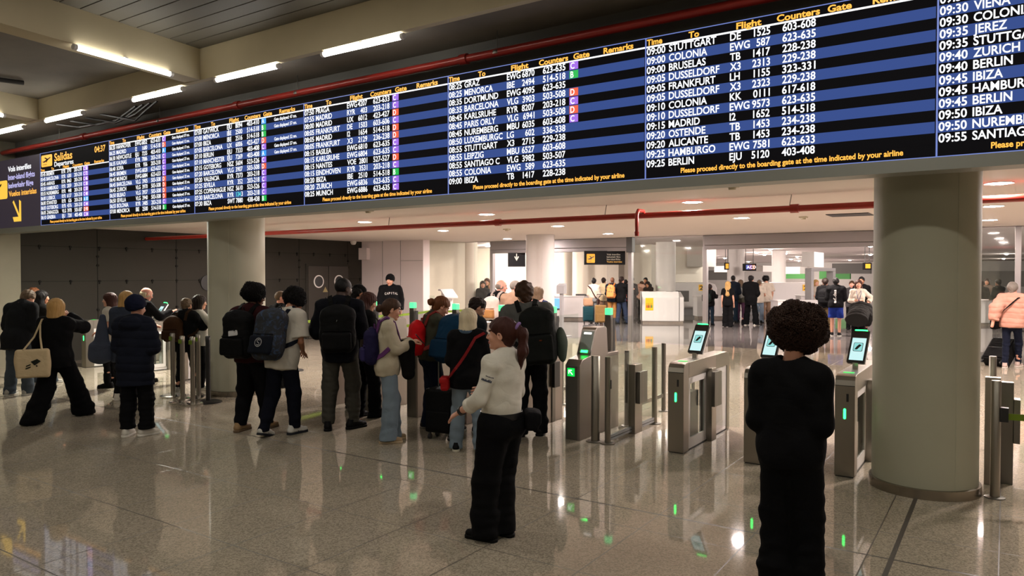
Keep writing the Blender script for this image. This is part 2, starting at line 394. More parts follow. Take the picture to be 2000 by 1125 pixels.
# cross beams at the two joints
def cross(pa, pb, name_pts, lab):
    a = hit(*pa, 2, ZB-.04); c = hit(*pb, 2, ZB-.04)
    d = (a-c)/np.linalg.norm(a-c)
    if lab: tube_light(a, c, lab)
    return a, c, d
a, c, d = cross((146, 92), (334, 145), None, 'long tube light on the cross beam at upper left')
def cross_beam(c, d, off):
    n = np.array([-d[1], d[0], 0]); 
    t = (5.9-c[1])/d[1]; s = c+d*t
    e = c+d*14
    base = [s, e]
    m = MB(); q = []
    for z in (ZB, 5.2):
        for p_, o_ in ((s, -.02), (e, -.02), (e, -.32), (s, -.32)):
            v = p_+n*o_*off; q.append((v[0], v[1], z))
    m._add(q, [(0, 3, 2, 1), (4, 5, 6, 7), (0, 1, 5, 4), (1, 2, 6, 5), (2, 3, 7, 6), (3, 0, 4, 7)])
    struct(m.build('beam', M_CONC))
cross_beam(c, d, 1)
a2 = hit(20, 228, 2, ZB-.04)
cross_beam(a2, d, 1)
tube_light(a2+d*.1, a2+d*1.9, 'tube light on the far cross beam at the left picture edge')
# dark bay between the two cross beams: lower boards hide the slats there
xj = hit(390, 165, 1, 5.9)[0]
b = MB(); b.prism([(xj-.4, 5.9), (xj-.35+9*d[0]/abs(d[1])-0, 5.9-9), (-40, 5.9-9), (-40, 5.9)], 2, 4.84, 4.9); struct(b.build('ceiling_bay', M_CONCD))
b = MB()
for k in range(2): b.tube([(xj-3.4-k*1.1, 5.2, 4.8), (xj-3.6-k*1.1, 4.2, 4.78), (xj-3.7-k*1.1, 3.2, 4.8)], .035, 8)
o = b.build('conduit', DGREY); tag(o, 'dark conduits under the unlit ceiling bay at upper left', 'conduit', kind='stuff')
# added rows of unseen tube lights behind the camera, to light the hall
for yy in (-.4, -6.4):
    b = MB(); b.box((-40, yy+.04, ZB), (14, yy+.29, 5.0)); struct(b.build('beam', M_CONC))
    for k in range(5):
        x = -20+6.4*k
        tube_light((x-.8, yy, ZB-.04), (x+.8, yy, ZB-.05), 'added tube light in the hall behind the viewer')

# red pipes ----------------------------------------------------------
def pipe(name, a, c, r, lab, joints):
    ro = empty(name, (0, 0, 0), 0, lab, 'pipe')
    b = MB(); b.cyl(a, c, r, seg=18); b.build('pipe_run', RED, ro, smooth=True)
    for t in joints:
        p = Vector(a).lerp(Vector(c), t); dd = (Vector(c)-Vector(a)).normalized()*.05
        m = MB(); m.cyl(p-dd, p+dd, r*1.35, seg=16); m.build('coupling', RED, ro, smooth=True)
    return ro
pu = pipe('sprinkler_pipe', (-30, 6.72, 4.36), (6, 6.72, 4.36), .045, 'red sprinkler pipe running above the departure screens', (.36, .453, .575, .69))
for x in (-17.9, -14.6, -11.3, -8.0, -4.7, -1.4):
    b = MB(); b.cyl((x, 6.72, 4.36), (x, 6.72, 4.62), .006, seg=6); b.lathe([(.052, -.02), (.056, 0), (.052, .02)], (x, 6.72, 4.36), 14); b.build('pipe_hanger', STEELD, pu)
pl_ = pipe('sprinkler_pipe', (XL, 9.75, 2.74), (13.9, 9.75, 2.74), .042, 'red sprinkler pipe under the low ceiling behind the screens', (.33, .478, .62))
for x in (-13, -9.2, -4.9, -2.3, 1.5):
    b = MB(); b.cyl((x, 9.75, 2.74), (x+.03, 9.75, ZC), .006, seg=6); b.build('pipe_hanger', STEELD, pl_)
xb = hit(1258, 430, 1, 9.75)[0]
b = MB(); b.tube([(xb, 9.75, 2.74), (xb, 9.72, 2.80), (xb, 9.55, 2.80), (xb, 9.5, 2.74), (xb, 9.5, 2.5)], .026, 12); b.cyl((xb, 9.5, 2.5), (xb, 9.5, 2.44), .034, .028, seg=12); b.build('drain_branch', RED, pl_, smooth=True)

# recessed downlights -------------------------------------------------
LAMP = emis('downlight_glow', (1, .85, .80), DOWN*1.32)
LAMPF = emis('downlight_glow_hall', (1, .86, .77), DOWN*1.9)
def downlight(x, y, label, group, r=.12, m=None, z=ZC, drop=.02):
    o = empty('downlight', (x, y, z), 0, label, 'ceiling light', group)
    b = MB(); b.lathe([(r*1.0, -.004), (r*1.2, -.012), (r*1.25, 0)], seg=24); b.build('trim_ring', WHITEP, o, smooth=True)
    b = MB(); b.lathe([(r, -.006), (r*.9, -.3*drop-.006), (r*.5, -.85*drop), (0, -drop)], seg=20); b.build('lens', m or LAMP, o, smooth=True)
    return o
near = [(712, 433), (865, 450), (950, 418), (991, 466), (1090, 441), (1188, 456), (1352, 394), (1448, 425), (1951, 357), (1940, 402), (1933, 429), (812, 471)]
dl0 = downlight(0, 0, 'round recessed downlight glowing in the low ceiling before the portal', 'downlights before the portal')
first = True
for px, py in near+[(2180, 350), (2350, 420), (2250, 385), (560, 452)]:  # last entry is an invented downlight; the three before continue the grid unseen
    p = hit(px, py, 2, ZC); o = dl0 if first else copy_tree(dl0); first = False; o.location = p
far = [(1505, 486), (1521, 491), (1534, 495), (1557, 501), (1572, 505), (1585, 508), (1594, 511), (1478, 493), (1493, 497), (1545, 506), (1560, 509), (1570, 511), (1416, 504), (1462, 511),
       (1385, 500), (1398, 514), (1358, 497), (1327, 491), (1358, 509), (1330, 506), (1382, 512), (1475, 513), (1123, 496), (1227, 493), (1256, 482), (1265, 483), (1266, 499), (1270, 511), (1005, 491), (1960, 505), (1955, 513), (1700, 480), (1700, 497), (1640, 512), (1660, 508), (952, 479), (960, 480)]
dl1 = downlight(0, 0, 'round recessed downlight in the far security hall ceiling', 'downlights of the security hall', m=LAMPF, drop=.06)
dl3 = downlight(0, 0, 'x', 'x', m=emis('downlight_glow_deep_hall', (1, .86, .77), DOWN*3.6), drop=.075); hall_lens = [c_ for c_ in dl3.children if c_.name.startswith('lens')][0].data
for c_ in list(dl3.children): bpy.data.objects.remove(c_)
bpy.data.objects.remove(dl3)
first = True
for x, y in ((-25, 24), (-18.5, 27), (-13, 23), (-9, 22), (-5, 24), (-1, 22), (-3, 33), (2, 27), (5, 22), (9, 27), (3, 38), (10, 36), (-5, 44), (6, 48), (14, 46), (0, 58), (12, 60)):  # downlights added to brighten the rooms beyond the portal
    q_ = FPX/((np.array([x, y, ZH])-cC)@cFp); far.append((1000+q_*((np.array([x, y, ZH])-cC)@cR), 562.5-q_*((np.array([x, y, ZH])-cC)@cU)))
for px, py in far:
    p = hit(px, py, 2, ZH)
    if p[1] > 88: continue
    o = dl1 if first else copy_tree(dl1); first = False; o.location = p
    if p[0] > -12.5:
        for ch in o.children:
            if ch.name.startswith('lens'): ch.data = hall_lens
dl2 = None
LAMPH = emis('added_glow_front', (1, .93, .82), DOWN*.40)  # glow of the unseen downlights added to light the front hall
for x in (-16, -11, -6, -1, 4, 9):
    for y in (3.6, -1.6, -6.0):
        if x < -9 and y > -4 and (x, y) != (-11, 3.6): continue
        dl2 = downlight(x, y, 'added round downlight in the slatted hall ceiling behind the viewer', 'added downlights of the slatted ceiling', .13, LAMPH, 4.91)
for x, y in ((-14.6, 3.4),): downlight(x, y, 'added round downlight, out of view, over the hall left of the cross beam', 'added downlights left of the cross beam', .15, emis('added_glow_left', (1, .95, .82), DOWN*.2), 4.84)  # unseen lamp added to brighten the left column
downlight(-13.2, 7.62, 'recessed downlight just behind the screens left of the left column', 'downlights before the portal', .13, emis('downlight_glow_scallop', (1, .95, .82), DOWN*2.2))

# ceiling bits: smoke detectors and a dark vent
for px, py, lb in ((1430, 362, 'small square detector on the low ceiling close to the board'), (1569, 423, 'small square detector on the low ceiling near the dark vent'), (990, 447, 'small square detector on the ceiling left of the nearest pale column'), (719, 410, 'small square detector on the ceiling over the left column side')):
    p = hit(px, py, 2, ZC); r = empty('smoke_detector', p, 0, lb, 'smoke detector', 'smoke detectors')
    b = MB(); b.cbox((0, 0, -.012), (.13, .13, .024)); b.build('base', mat('aged_plastic', (.5, .45, .34), .5), r, bevel=.005); b = MB(); b.lathe([(.045, -.024), (.04, -.05), (0, -.052)], seg=16); b.build('cap', mat('aged_plastic', (.5, .45, .34), .5), r, smooth=True)
p = hit(1660, 419, 2, ZC)
b = MB(); b.cbox((p[0], p[1], ZC-.006), (.66, .6, .012)); o = b.build('ceiling_vent', BLACK); tag(o, 'black slot vent in the low ceiling left of the big column', 'vent')

# glass portal ---------------------------------------------------------
M_HEAD = mat('shutter_metal', (.3, .28, .285), .4, metal=.6, bump=.05, bscale=60, stretch=(.02, 1, 1))
M_POST = mat('portal_metal', (.33, .31, .31), .35, metal=.6)
def xp(px, Y=YP): return hit(px, 534, 1, Y)[0]
def header(x0, x1, lab):
    r = empty('portal_header', (0, 0, 0)); struct(r)
    b = MB(); b.box((x0, YP-.12, 2.66), (x1, YP+.12, ZC)); struct(b.build('shutter_box', M_HEAD, r, bevel=.01))
    b = MB(); b.box((x0, YP-.09, 2.55), (x1, YP+.09, 2.655)); struct(b.build('shutter_guide', M_HEAD, r, bevel=.01))
header(xp(962), xp(1232), 1); header(xp(1378), xp(1905), 1)
for px in (962, 1232, 1378, 1988):
    b = MB(); x = xp(px); b.box((x-.055, YP-.07, 0), (x+.055, YP+.07, ZC)); struct(b.build('trim_3', M_POST, bevel=.006))
for k, (pa, pb) in enumerate(((926, 961), (1236, 1376), (1906, 1984), (1992, 2120))):
    b = MB(); b.box((xp(pa), YP-.008, .02), (xp(pb), YP+.008, ZC-.02)); struct(b.build('window_%d' % (k+2), GLASS))
b = MB(); x = xp(1238); b.box((x-.1, YP-.3, 2.5), (x+.08, YP-.1, ZC)); o = b.build('speaker', DGREY, bevel=.01); tag(o, 'dark grey box speaker at the portal top beside the yellow plane sign', 'speaker')

# rooms beyond -----------------------------------------------------------
b = MB(); b.box((-32, 30.5, 0), (xp(1262, 30.5), 30.8, ZH)); struct(b.build('wall_check', M_WCREAM))
xw = xp(1216, 30)
b = MB(); b.box((xp(1187, 30), 29.9, 0), (xp(1210, 30), 30.5, ZH)); struct(b.build('wall_pier', mat('pier', (.36, .32, .27), .6, var=.05)))
b = MB(); b.box((xp(1262, 30.5), 30.5, 0), (xp(1262, 30.5)+.25, 38, ZH)); struct(b.build('wall_partition', M_WCREAM))
b = MB(); b.box((-32, YP, 0), (-31.7, 31, ZH)); struct(b.build('wall_side', M_WCREAM))
b = MB(); b.box((-32, YP, 0), (xp(895), YP+.2, ZH)); struct(b.build('wall_portal', M_WOL))
xd0, xd1 = xp(1246, 38), xp(1290, 38)
b = MB(); b.box((xp(1262, 30.5), 38, 0), (xp(1320, 38), 38.2, ZH)); struct(b.build('wall_far', mat('blue_grey_wall', (.33, .34, .37), .6)))
b = MB(); b.box((xp(1262, 37.9), 37.9, 0), (xp(1275, 37.9), 38, 2.1)); struct(b.build('door_2', M_WCREAM))
b = MB(); b.box((xp(1320, 90), 90, 0), (34, 90.2, ZH)); struct(b.build('wall_end', mat('hall_wall', (.4, .37, .35), .6, var=.08)))
b = MB(); b.box((30, YP, 0), (30.2, 90, ZH)); struct(b.build('wall_hall_right', M_WCREAM))
def bulk(px0, px1, D, z0, z1, m, dep=2.0):
    Y = PD((px0+px1)/2, D)[1]
    b = MB(); b.box((xp(px0, Y), Y, z0), (xp(px1, Y), Y+dep, z1)); struct(b.build('trim_4', m))
M_BULK = mat('bulkhead_white', (.75, .72, .69), .5)
bulk(1338, 1372, 36, 2.25, ZH, M_BULK); bulk(1452, 1490, 36, 2.0, 2.3, M_BULK); bulk(1508, 1562, 44, 1.9, 2.3, M_BULK); bulk(1566, 1590, 32, 2.2, 2.85, M_BULK); bulk(1395, 1420, 48, 2.0, 2.4, M_BULK)
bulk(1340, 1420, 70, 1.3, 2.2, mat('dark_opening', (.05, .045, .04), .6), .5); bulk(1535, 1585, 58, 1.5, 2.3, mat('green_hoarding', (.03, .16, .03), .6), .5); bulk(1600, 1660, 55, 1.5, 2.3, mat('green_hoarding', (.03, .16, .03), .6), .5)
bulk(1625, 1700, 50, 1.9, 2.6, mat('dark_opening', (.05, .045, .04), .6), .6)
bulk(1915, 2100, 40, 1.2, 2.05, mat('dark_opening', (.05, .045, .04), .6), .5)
# ------------------------------------------------------------------ departure screens
YB = 6.6; ZL0, ZL1 = 2.82, 4.165
EDGES = [-15.07, -12.62, -10.19, -7.735, -5.30, -2.888, -.465, 1.96]
ROWH = .0888; ROW0 = 4.074
E_BLK = mat('led_black', (.003, .003, .004), .6, spec=.05, emit=srgb(13, 12, 14), es=.8)
E_BLUE = mat('led_blue', (.004, .004, .006), .6, spec=.05, emit=srgb(58, 80, 142), es=1.0)
E_WHT = emis('led_white', (.96, .97, 1), 1.25); E_ORG = emis('led_amber', srgb(255, 180, 70), 1.35); E_LINE = emis('led_line', srgb(120, 140, 215), .9)
E_CY = emis('led_cyan', srgb(90, 235, 235), 1)
BADGE = {'A': emis('led_badge_blue', srgb(60, 165, 255), 1), 'B': emis('led_badge_green', srgb(30, 190, 80), 1), 'C': emis('led_badge_violet', srgb(165, 110, 235), 1), 'D': emis('led_badge_red', srgb(245, 95, 60), 1)}
DATA = [
 "05:45|BREMEN|RYR|3793|203-218|C 58|;05:45|BARCELONA|RYR|6381|203-218|C 72|;05:45|AARHUS|RYR|8463|203-218|C 46|;05:50|HAMBURGO|RYR|2059|203-218|C 38|;05:55|NUREMBERG|RYR|448|203-218|C 50|;06:00|LUEBECK|RYR|6137|203-218|C 48|;06:00|STANSTED|RYR|626|203-218|A 10|;06:05|GOTEBORG|RYR|4376|203-218|C 44|;06:05|ZARAGOZA|VLG|3978|503-507|D 90|;06:10|GINEBRA|EJU|7281|403-408|C 54|",
 "06:20|HANNOVER|EWG|6852|623-633|C|07;06:25|MADRID|I2|1680|514-518|D|12;06:30|NEWCASTLE|EJU|7255|403-410|A|17;06:35|KAUNAS|RYR|7886|203-218|C|22;06:40|SOFIA|RYR|956|203-218|C|27;06:45|BREMEN|EWG|6828|623-633|C|32;06:45|MUNICH|EWG|6884|623-633|C|32;06:45|BARCELONA|VLG|3905|503-508|D|32;06:45|ZURICH|VLG|3970|503-508|D|32;06:50|BILBAO|VLG|3937|503-508|D|37;06:50|SEVILLA|VLG|3940|503-508|D|37;06:55|BOLONIA|RYR|3485|203-218|C|42;07:00|MENORCA|IBE|2500|514-518|B|57",
 "07:00|GATWICK|EJU|8094|403-410|A|47;07:00|MENORCA|IBE|2500|514-518|B|57;07:00|IBIZA|IBE|2516|514-518|B|;07:05|BARCELONA|UX|6006|423-427|D|52;07:10|BERLIN|EJU|7333|403-408|C|57;07:10|MANCHESTER|EJU|7269|403-408|A|57;07:15|GOTEBORG|NSZ|5604|523-526|C|;07:20|BARCELONA|VLG|3907|503-508|D|;07:20|VALENCIA|RYR|7373|203-218|C|;07:25|SEVILLA|RYR|352|203-218|C|;07:25|COPENHAGUE|NSZ|5610|523-526|C|;07:30|BARCELONA|RYR|1343|203-218|C|;07:30|IBIZA|SWT|7880|438-438|B|",
 "07:50|PRAGA|EWG|4207|623-633|C|;07:55|MADRID|RYR|403|203-218|C|;08:00|MADRID|UX|6012|423-427|D|;08:05|FRANKFURT|DE|1503|603-606|C|;08:05|MADRID|I2|1654|514-518|D|;08:05|FRANKFURT|X3|2129|236-238|D|;08:15|BASILEA|EWG|6810|623-635|C|;08:15|KARLSRUHE|EWG|6804|623-635|C|;08:15|NANTES|VOE|2801|527-527|D|;08:15|EINDHOVEN|RYR|3531|203-218|C|;08:20|IBIZA|IBE|2510|514-518|B|;08:20|ZURICH|EWG|6836|623-635|C|;08:25|MUNICH|EWG|6886|623-635|C|",
 "08:25|GRAZ|EWG|6870|623-635|C|;08:25|MENORCA|IBE|2494|514-518|B|;08:35|DORTMUND|EWG|4095|623-635||;08:35|BARCELONA|VLG|3903|503-508|D|;08:45|KARLSRUHE|RYR|8207|203-218|C|;08:45|PARIS ORLY|VLG|6941|503-508|D|;08:45|NUREMBERG|MBU|6035|603-608|C|;08:50|LUXEMBURGC|LG|602|336-338||;08:55|STUTTGART|X3|2715|229-238||;08:55|LEIPZIG|MBU|6527|603-608||;08:55|SANTIAGO C|VLG|3982|503-507||;08:55|COLONIA|EWG|589|623-635||;09:00|IBIZA|TB|1417|228-238||",
 "09:00|STUTTGART|DE|1525|603-608||;09:00|COLONIA|EWG|587|623-635||;09:00|BRUSELAS|TB|1417|228-238||;09:05|DUSSELDORF|X3|2313|229-238||;09:05|FRANKFURT|LH|1155|323-331||;09:05|DUSSELDORF|X3|2323|229-238||;09:10|COLONIA|KK|0111|617-618||;09:10|DUSSELDORF|EWG|9573|623-635||;09:15|MADRID|I2|1652|514-518||;09:20|OSTENDE|TB|1453|234-238||;09:20|ALICANTE|TB|1453|234-238||;09:25|HAMBURGO|EWG|7581|623-633||;09:25|BERLIN|EJU|5120|403-408||",
 "09:30|||||| ;09:30|VIENA|||||;09:30|COLONIA|||||;09:35|JEREZ|||||;09:35|STUTTGART|||||;09:40|ZURICH|||||;09:40|BERLIN|||||;09:45|IBIZA|||||;09:45|HAMBURGO|||||;09:45|BERLIN|||||;09:50|IBIZA|||||;09:50|NUREMBERG|||||;09:55|SANTIAGO C|||||"]
DESC = ['departure screen with the yellow plane logo and Salidas heading', 'departure screen listing Hannover to Menorca, right of the Salidas heading', 'departure screen listing Gatwick first and Copenhague near its end',
        'departure screen listing Praga at the top and Munich last', 'departure screen listing Graz at the top over the gates', 'departure screen listing Stuttgart first, over the right-hand card gates', 'departure screen cut by the right picture edge, listing Viena and Jerez']
CASE = mat('screen_casing', (.05, .05, .055), .5)
def plane_icon(mb, o, sc):
    # take-off pictogram: body, wings, tail and the runway dash
    glyph_poly(mb, [(.18, .42), (.24, .36), (.36, .38), (.86, .68), (.90, .76), (.80, .76), (.52, .62), (.26, .48)], o, sc)
    glyph_poly(mb, [(.36, .70), (.30, .74), (.30, .78), (.40, .80), (.64, .62), (.54, .56)], o, sc)
    glyph_poly(mb, [(.50, .52), (.44, .34), (.50, .34), (.64, .56)], o, sc)
    glyph_poly(mb, [(.14, .50), (.12, .44), (.18, .40), (.24, .46)], o, sc)
    glyph_poly(mb, [(.16, .16), (.54, .16), (.54, .20), (.16, .20)], o, sc)
def rrect(x0, z0, x1, z1, r, n=5):
    q = []
    for cx, cz, a0 in ((x1-r, z1-r, 0), (x0+r, z1-r, 90), (x0+r, z0+r, 180), (x1-r, z0+r, 270)):
        for i in range(n+1):
            t = math.radians(a0+90*i/n); q.append((cx+r*math.cos(t), cz+r*math.sin(t)))
    return q
def screen(i):
    x0, x1 = EDGES[i], EDGES[i+1]; W = x1-x0
    root = empty('departure_screen', (x0, YB, ZL0), 0, DESC[i], 'departure screen', 'departure screens of the long board')
    H = ZL1-ZL0
    b = MB(); b.box((.004, .004, 0), (W-.004, .2, H)); b.build('casing', CASE, root)
    top = ROW0-ZL0; n = 13
    rows = [r.split('|') for r in DATA[i].split(';')]
    if i == 0: n = 10; top -= 3*ROWH
    b = MB(); b.box((.006, -.002, .002), (W-.006, .006, H-.002))
    b.build('display', E_BLK, root)
    b = MB(); b.box((0, -.006, 0), (.012, -.001, H)); b.box((0, -.006, 0), (W, -.001, .007)); b.box((0, -.006, H-.007), (W, -.001, H)); b.build('border_line', E_LINE, root)
    b = MB(); b.box((.012, -.0055, top-.008), (W, -.003, top+.008)); b.build('header_rule', E_WHT, root)
    y = -.0065
    def sub(nm, par, mt, *a, **kw):
        m = MB(); text_into(m, *a, **kw); return m.build(nm, mt, par)
    for k, r in enumerate(rows):
        z = top-(k+.5)*ROWH-.032; cap = .064
        b = MB(); b.box((.012, -.004, top-(k+1)*ROWH), (W-.008, -.002, top-k*ROWH)); ro = b.build('flight_row', E_BLUE if k % 2 else E_BLK, root)
        tm, city, cod, num, cnt, gt = r[:6]; rem = r[6].strip() if len(r) > 6 else ''
        sub('time_text', ro, E_WHT, tm, (.018, y, z), cap, .186)
        if city: sub('city_text', ro, E_WHT, city, (.24, y, z), cap, xs=.86)
        if cod: sub('airline_code', ro, E_WHT, cod, (.815, y, z), cap, xs=.86)
        if num == '1343':
            sub('flight_number', ro, E_WHT, '3', (1.165, y, z), cap, xs=.84, align='RIGHT'); tag(sub('flight_number', ro, E_CY, '134', (1.121, y, z), cap, xs=.84, align='RIGHT'), 'cyan digits 134')
        elif num: sub('flight_number', ro, E_WHT, num, (1.165, y, z), cap, xs=.84, align='RIGHT')
        if cnt: sub('counter_text', ro, E_WHT, cnt, (1.268, y, z), cap, .27)
        if gt:
            m = MB(); wd = .17 if len(gt) > 1 else .10
            m.box((1.585, -.006, z-.008), (1.585+wd, -.0045, z+.07)); m.build('gate_badge', BADGE[gt[0]], ro); sub('gate_letter', ro, E_WHT, gt, (1.597, -.0075, z), cap*.95, xs=.8)
        if rem: sub('remark_text', ro, E_WHT, 'Gate displayed: %s mn.' % rem, (1.86, y, z+.004), cap*.66, .46, bold=.02)
    z = top+.016; c = .054 if i else .044
    for s, x, wd in (('Time', .018, .155), ('To', .43, .1), ('Flight', .87, .22), ('Counters', 1.22, .35), ('Gate', 1.63, .185), ('Remarks', 1.97, .32)): sub('column_heading', root, E_ORG, s, (x, y, z), c, wd, bold=.03)
    sub('footer_notice', root, E_ORG, 'Please proceed directly to the boarding gate at the time indicated by your airline', (.36, y, .036), .044, 1.84, bold=.028)
    if i == 0:
        sub('title', root, E_ORG, 'Salidas', (.55, y, H-.19), .135, .66, bold=.02); sub('clock', root, E_ORG, '04:37', (1.98, y, H-.16), .1, .36, bold=.02)
        m = MB(); text_into(m, 'Departures', (.55, y, H-.287), .082, .7, bold=.015); m.build('subtitle', E_WHT, root)
        m = MB(); m.prism(rrect(.05, H-.262, .46, H-.048, .03), 1, -.006, -.001); m.build('logo_plate', E_ORG, root)
        m = MB(); plane_icon(m, (0, 0, 0), 1); m.v = [(.05+v[0]*.41, -.0085, H-.262+v[2]*.214) for v in m.v]; m.build('logo_plane', BLACK, root)
for i in range(7): screen(i)
# island flights sign at the left end
M_SIGN = mat('sign_violet', (.02, .017, .022), .5, emit=srgb(44, 38, 48), es=1.0)
E_LAV = emis('led_lavender', srgb(205, 200, 255), 1); E_YEL = emis('led_yellow', srgb(255, 205, 75), 1)
r = empty('direction_sign', (-17.6, YB, ZL0), 0, 'dark violet lit sign for inter-island flights at the board left end', 'sign')
WS = -15.07+17.6
b = MB(); b.box((0, 0, 0), (WS-.01, .2, ZL1-ZL0)); b.build('sign_panel', M_SIGN, r)
def sx(px): return hit(px, 400, 1, YB)[0]+17.6
def szz(px, py): return hit(px, py, 1, YB)[2]-ZL0
m = MB(); text_into(m, 'Vols interilles', (sx(17), -.004, szz(17, 336)), .1, sx(62)-sx(17), bold=.02); m.build('bold_lettering', E_WHT, r)
m = MB(); text_into(m, 'Inter-island flights', (sx(17), -.004, szz(17, 352)), .1, sx(69)-sx(17)); text_into(m, 'Iselverkehr fl\u00fcge', (sx(17), -.004, szz(17, 368)), .1, sx(66)-sx(17)); m.build('lavender_lettering', E_LAV, r)
m = MB(); text_into(m, 'Vuelos interislas', (sx(18), -.004, szz(18, 384)), .1, sx(72)-sx(18), bold=.02); m.build('amber_lettering', E_ORG, r)
m = MB(); m.prism(rrect(sx(-12), szz(14, 388), sx(15), szz(14, 352), .05), 1, -.004, -.0005); m.build('logo_plate', E_YEL, r)
m = MB(); plane_icon(m, (sx(-12)+.02, -.006, szz(14, 388)), .4); m.build('logo_plane', BLACK, r)
m = MB(); S_ = .42; o_ = (sx(25), -.004, szz(30, 433))
glyph_poly(m, [(0, .92), (.14, 1), (.62, .35), (.62, .02), (.60, .0), (.5, .12)], o_, S_)
m = MB()
def arrow_se(m, o, s):
    glyph_poly(m, [(.0, .92), (.12, 1.0), (.80, .18), (.70, .08)], o, s)
    glyph_poly(m, [(.66, 1.0), (.86, .92), (.86, .0), (.66, .0)], o, s)
    glyph_poly(m, [(.0, .22), (.66, .22), (.66, .0), (.12, .0)], o, s)
arrow_se(m, o_, S_); m.build('arrow', E_YEL, r)
# grey metal frame below and around the board
b = MB(); b.box((-17.6, YB-.02, ZL0-.1), (1.96, YB+.24, ZL0-.002)); b.box((-17.6, YB+.2, ZL0), (1.96, YB+.26, ZL1)); struct(b.build('trim_5', M_FRAME))
b = MB()
for x in np.arange(-16.5, 2, 2.4): b.box((x-.03, YB+.2, ZL1-.3), (x+.03, 6.96, ZL1-.24)); b.box((x-.03, YB+.2, ZL0+.2), (x+.03, 6.96, ZL0+.26))
struct(b.build('trim_6', M_FASC))
b = MB()
for k in range(4): b.tube([(-14.2+.5*k, 6.5, 4.6), (-13.6+.6*k, 6.6, 4.5-.03*k), (-12.4+.3*k, 6.6, 4.47+.02*k), (-11.6+.2*k, 6.5, 4.6)], .018, 6)
o = b.build('cable', BLACK); tag(o, 'black cables sagging from the dark ceiling above the red pipe', 'cable', kind='stuff')

# ------------------------------------------------------------------ card gates (right, and a row on the left)
E_SCR = mat('phone_screen', (.02, .02, .02), .3, emit=srgb(205, 245, 245), es=1.0)
GLASSM = mat('milky_glass', (.62, .58, .58), .18, var=.03, vscale=1)
def card_gate(loc, label, group):
    r = empty('card_gate', loc, 0, label, 'access gate', group)
    W, L, H = .175, 1.56, .965
    b = MB(); prof = [(0, .01), (0, H-.10), (.01, H-.05), (.04, H-.012), (.09, H), (.16, H), (.16, .01)]
    b.prism(prof, 0, 0, W); b.build('front_post', STEEL, r, bevel=.004)
    b = MB(); b.box((.01, .01, 0), (W-.01, L-.02, .018)); b.build('plinth', BLACK, r)
    b = MB(); b.prism([(.16, H-.17), (.16, H), (L-.10, H), (L-.03, H-.03), (L, H-.12), (L, H-.17)], 0, 0, W); b.box((0, L-.09, .01), (W, L, H-.16)); b.build('top_rail', STEEL, r, bevel=.004)
    for x, s in ((W-.03, 1), (.012, -1)):
        b = MB(); y0, y1 = .17, .74
        b.box((x, y0, .06), (x+.018, y1, .13)); b.box((x, y0, H-.24), (x+.018, y1, H-.17)); b.box((x, y0, .13), (x+.018, y0+.06, H-.24)); b.box((x, y1-.05, .13), (x+.018, y1, H-.24)); b.build('window_frame', WHITEP, r)
        b = MB(); b.box((x+.006, y0+.06, .13), (x+.012, y1-.05, H-.24)); b.build('side_window', GLASS, r)
        b = MB(); b.box((x, .94, .05), (x+.016, L-.09, H-.17)); b.build('rear_panel', GLASSM, r)
        b = MB(); b.box((x+.006, .17, .018), (x+.014, L-.09, .06)); b.build('skirt', WHITEP, r)
    b = MB(); b.box((.02, .3, .13), (W-.035, .55, H-.35)); b.build('inner_mechanism', BLACK, r)
    b = MB(); b.box((W-.025, .76, .0), (W+.05, .92, H-.13)); b.build('hinge_post', STEEL, r, bevel=.003)
    b = MB(); b.prism([(W+.05, .74), (W+.09, .74), (W+.1, .96), (W+.05, .96)], 2, .40, .80); b.build('paddle_clamp', STEELD, r, bevel=.003)
    b = MB(); b.box((W+.07, .84, .18), (W+.34, .852, H+.06)); b.build('glass_paddle', GLASS, r)
    b = MB(); b.prism(rrect(W/2-.011, .55, W/2+.011, .65, .0105), 1, -.004, .003); b.build('status_light', GREEN, r)
    b = MB(); b.box((W/2+.014, -.003, .715), (W/2+.034, .002, .79)); b.build('ticket_slot', BLACK, r)
    b = MB(); b.prism([(-.0005, H-.104), (-.0005, H-.098), (.0, H-.098), (.0, H-.104)], 0, 0, W); b.build('seam', BLACK, r)
    b = MB(); b.prism(rrect(.04, .17, W-.04, .24, .012), 2, H, H+.004); b.build('reader_light', GREEND, r)
    # tilted screen on a stalk
    b = MB(); b.box((W/2-.025, .56, H), (W/2+.025, .60, H+.06)); b.build('stalk', CHROME, r)
    s = empty('screen_unit', (W/2, .56, H+.06)); s.parent = r; s.rotation_euler = (math.radians(-34), 0, math.radians(-6))
    b = MB(); b.prism(rrect(-.085, 0, .085, .37, .012), 1, -.0, .03); b.build('housing', BLACK, s)
    b = MB(); b.box((-.085, .03, .01), (.085, .05, .36)); b.build('back_cover', WHITEP, s)
    b = MB(); b.box((-.066, -.002, .03), (.066, .001, .285)); b.build('display', E_SCR, s)
    m = MB(); m.prism(rrect(-.045, .13, .045, .23, .012), 1, -.0035, -.002); m.build('icon_frame', DGREY, s)
    m = MB(); m.prism(rrect(-.04, .135, .04, .225, .01), 1, -.0045, -.0035); m.build('icon_field', emis('icon_cyan', srgb(150, 225, 222), .9), s)
    m = MB(); m.prism([(-.03, .15), (-.005, .15), (.03, .2), (.01, .212), (-.01, .19)], 1, -.0055, -.0045); m.build('icon_card', BLACK, s)
    b = MB(); b.prism(rrect(-.06, .37, .06, .385, .006), 1, .0, .03); b.build('top_light', GREEN, s)
    return r
cg = card_gate((-3.0, 7.48, 0), 'card gate with tilted screen, its glass panels showing beside the barrier posts', 'card gates')
for x, lb in ((-2.19, 'card gate half hidden behind the person in black'), (-1.335, 'card gate against the big column with its screen partly hidden')):
    c = copy_tree(cg); c.location = (x, 7.48, 0); c['label'] = lb
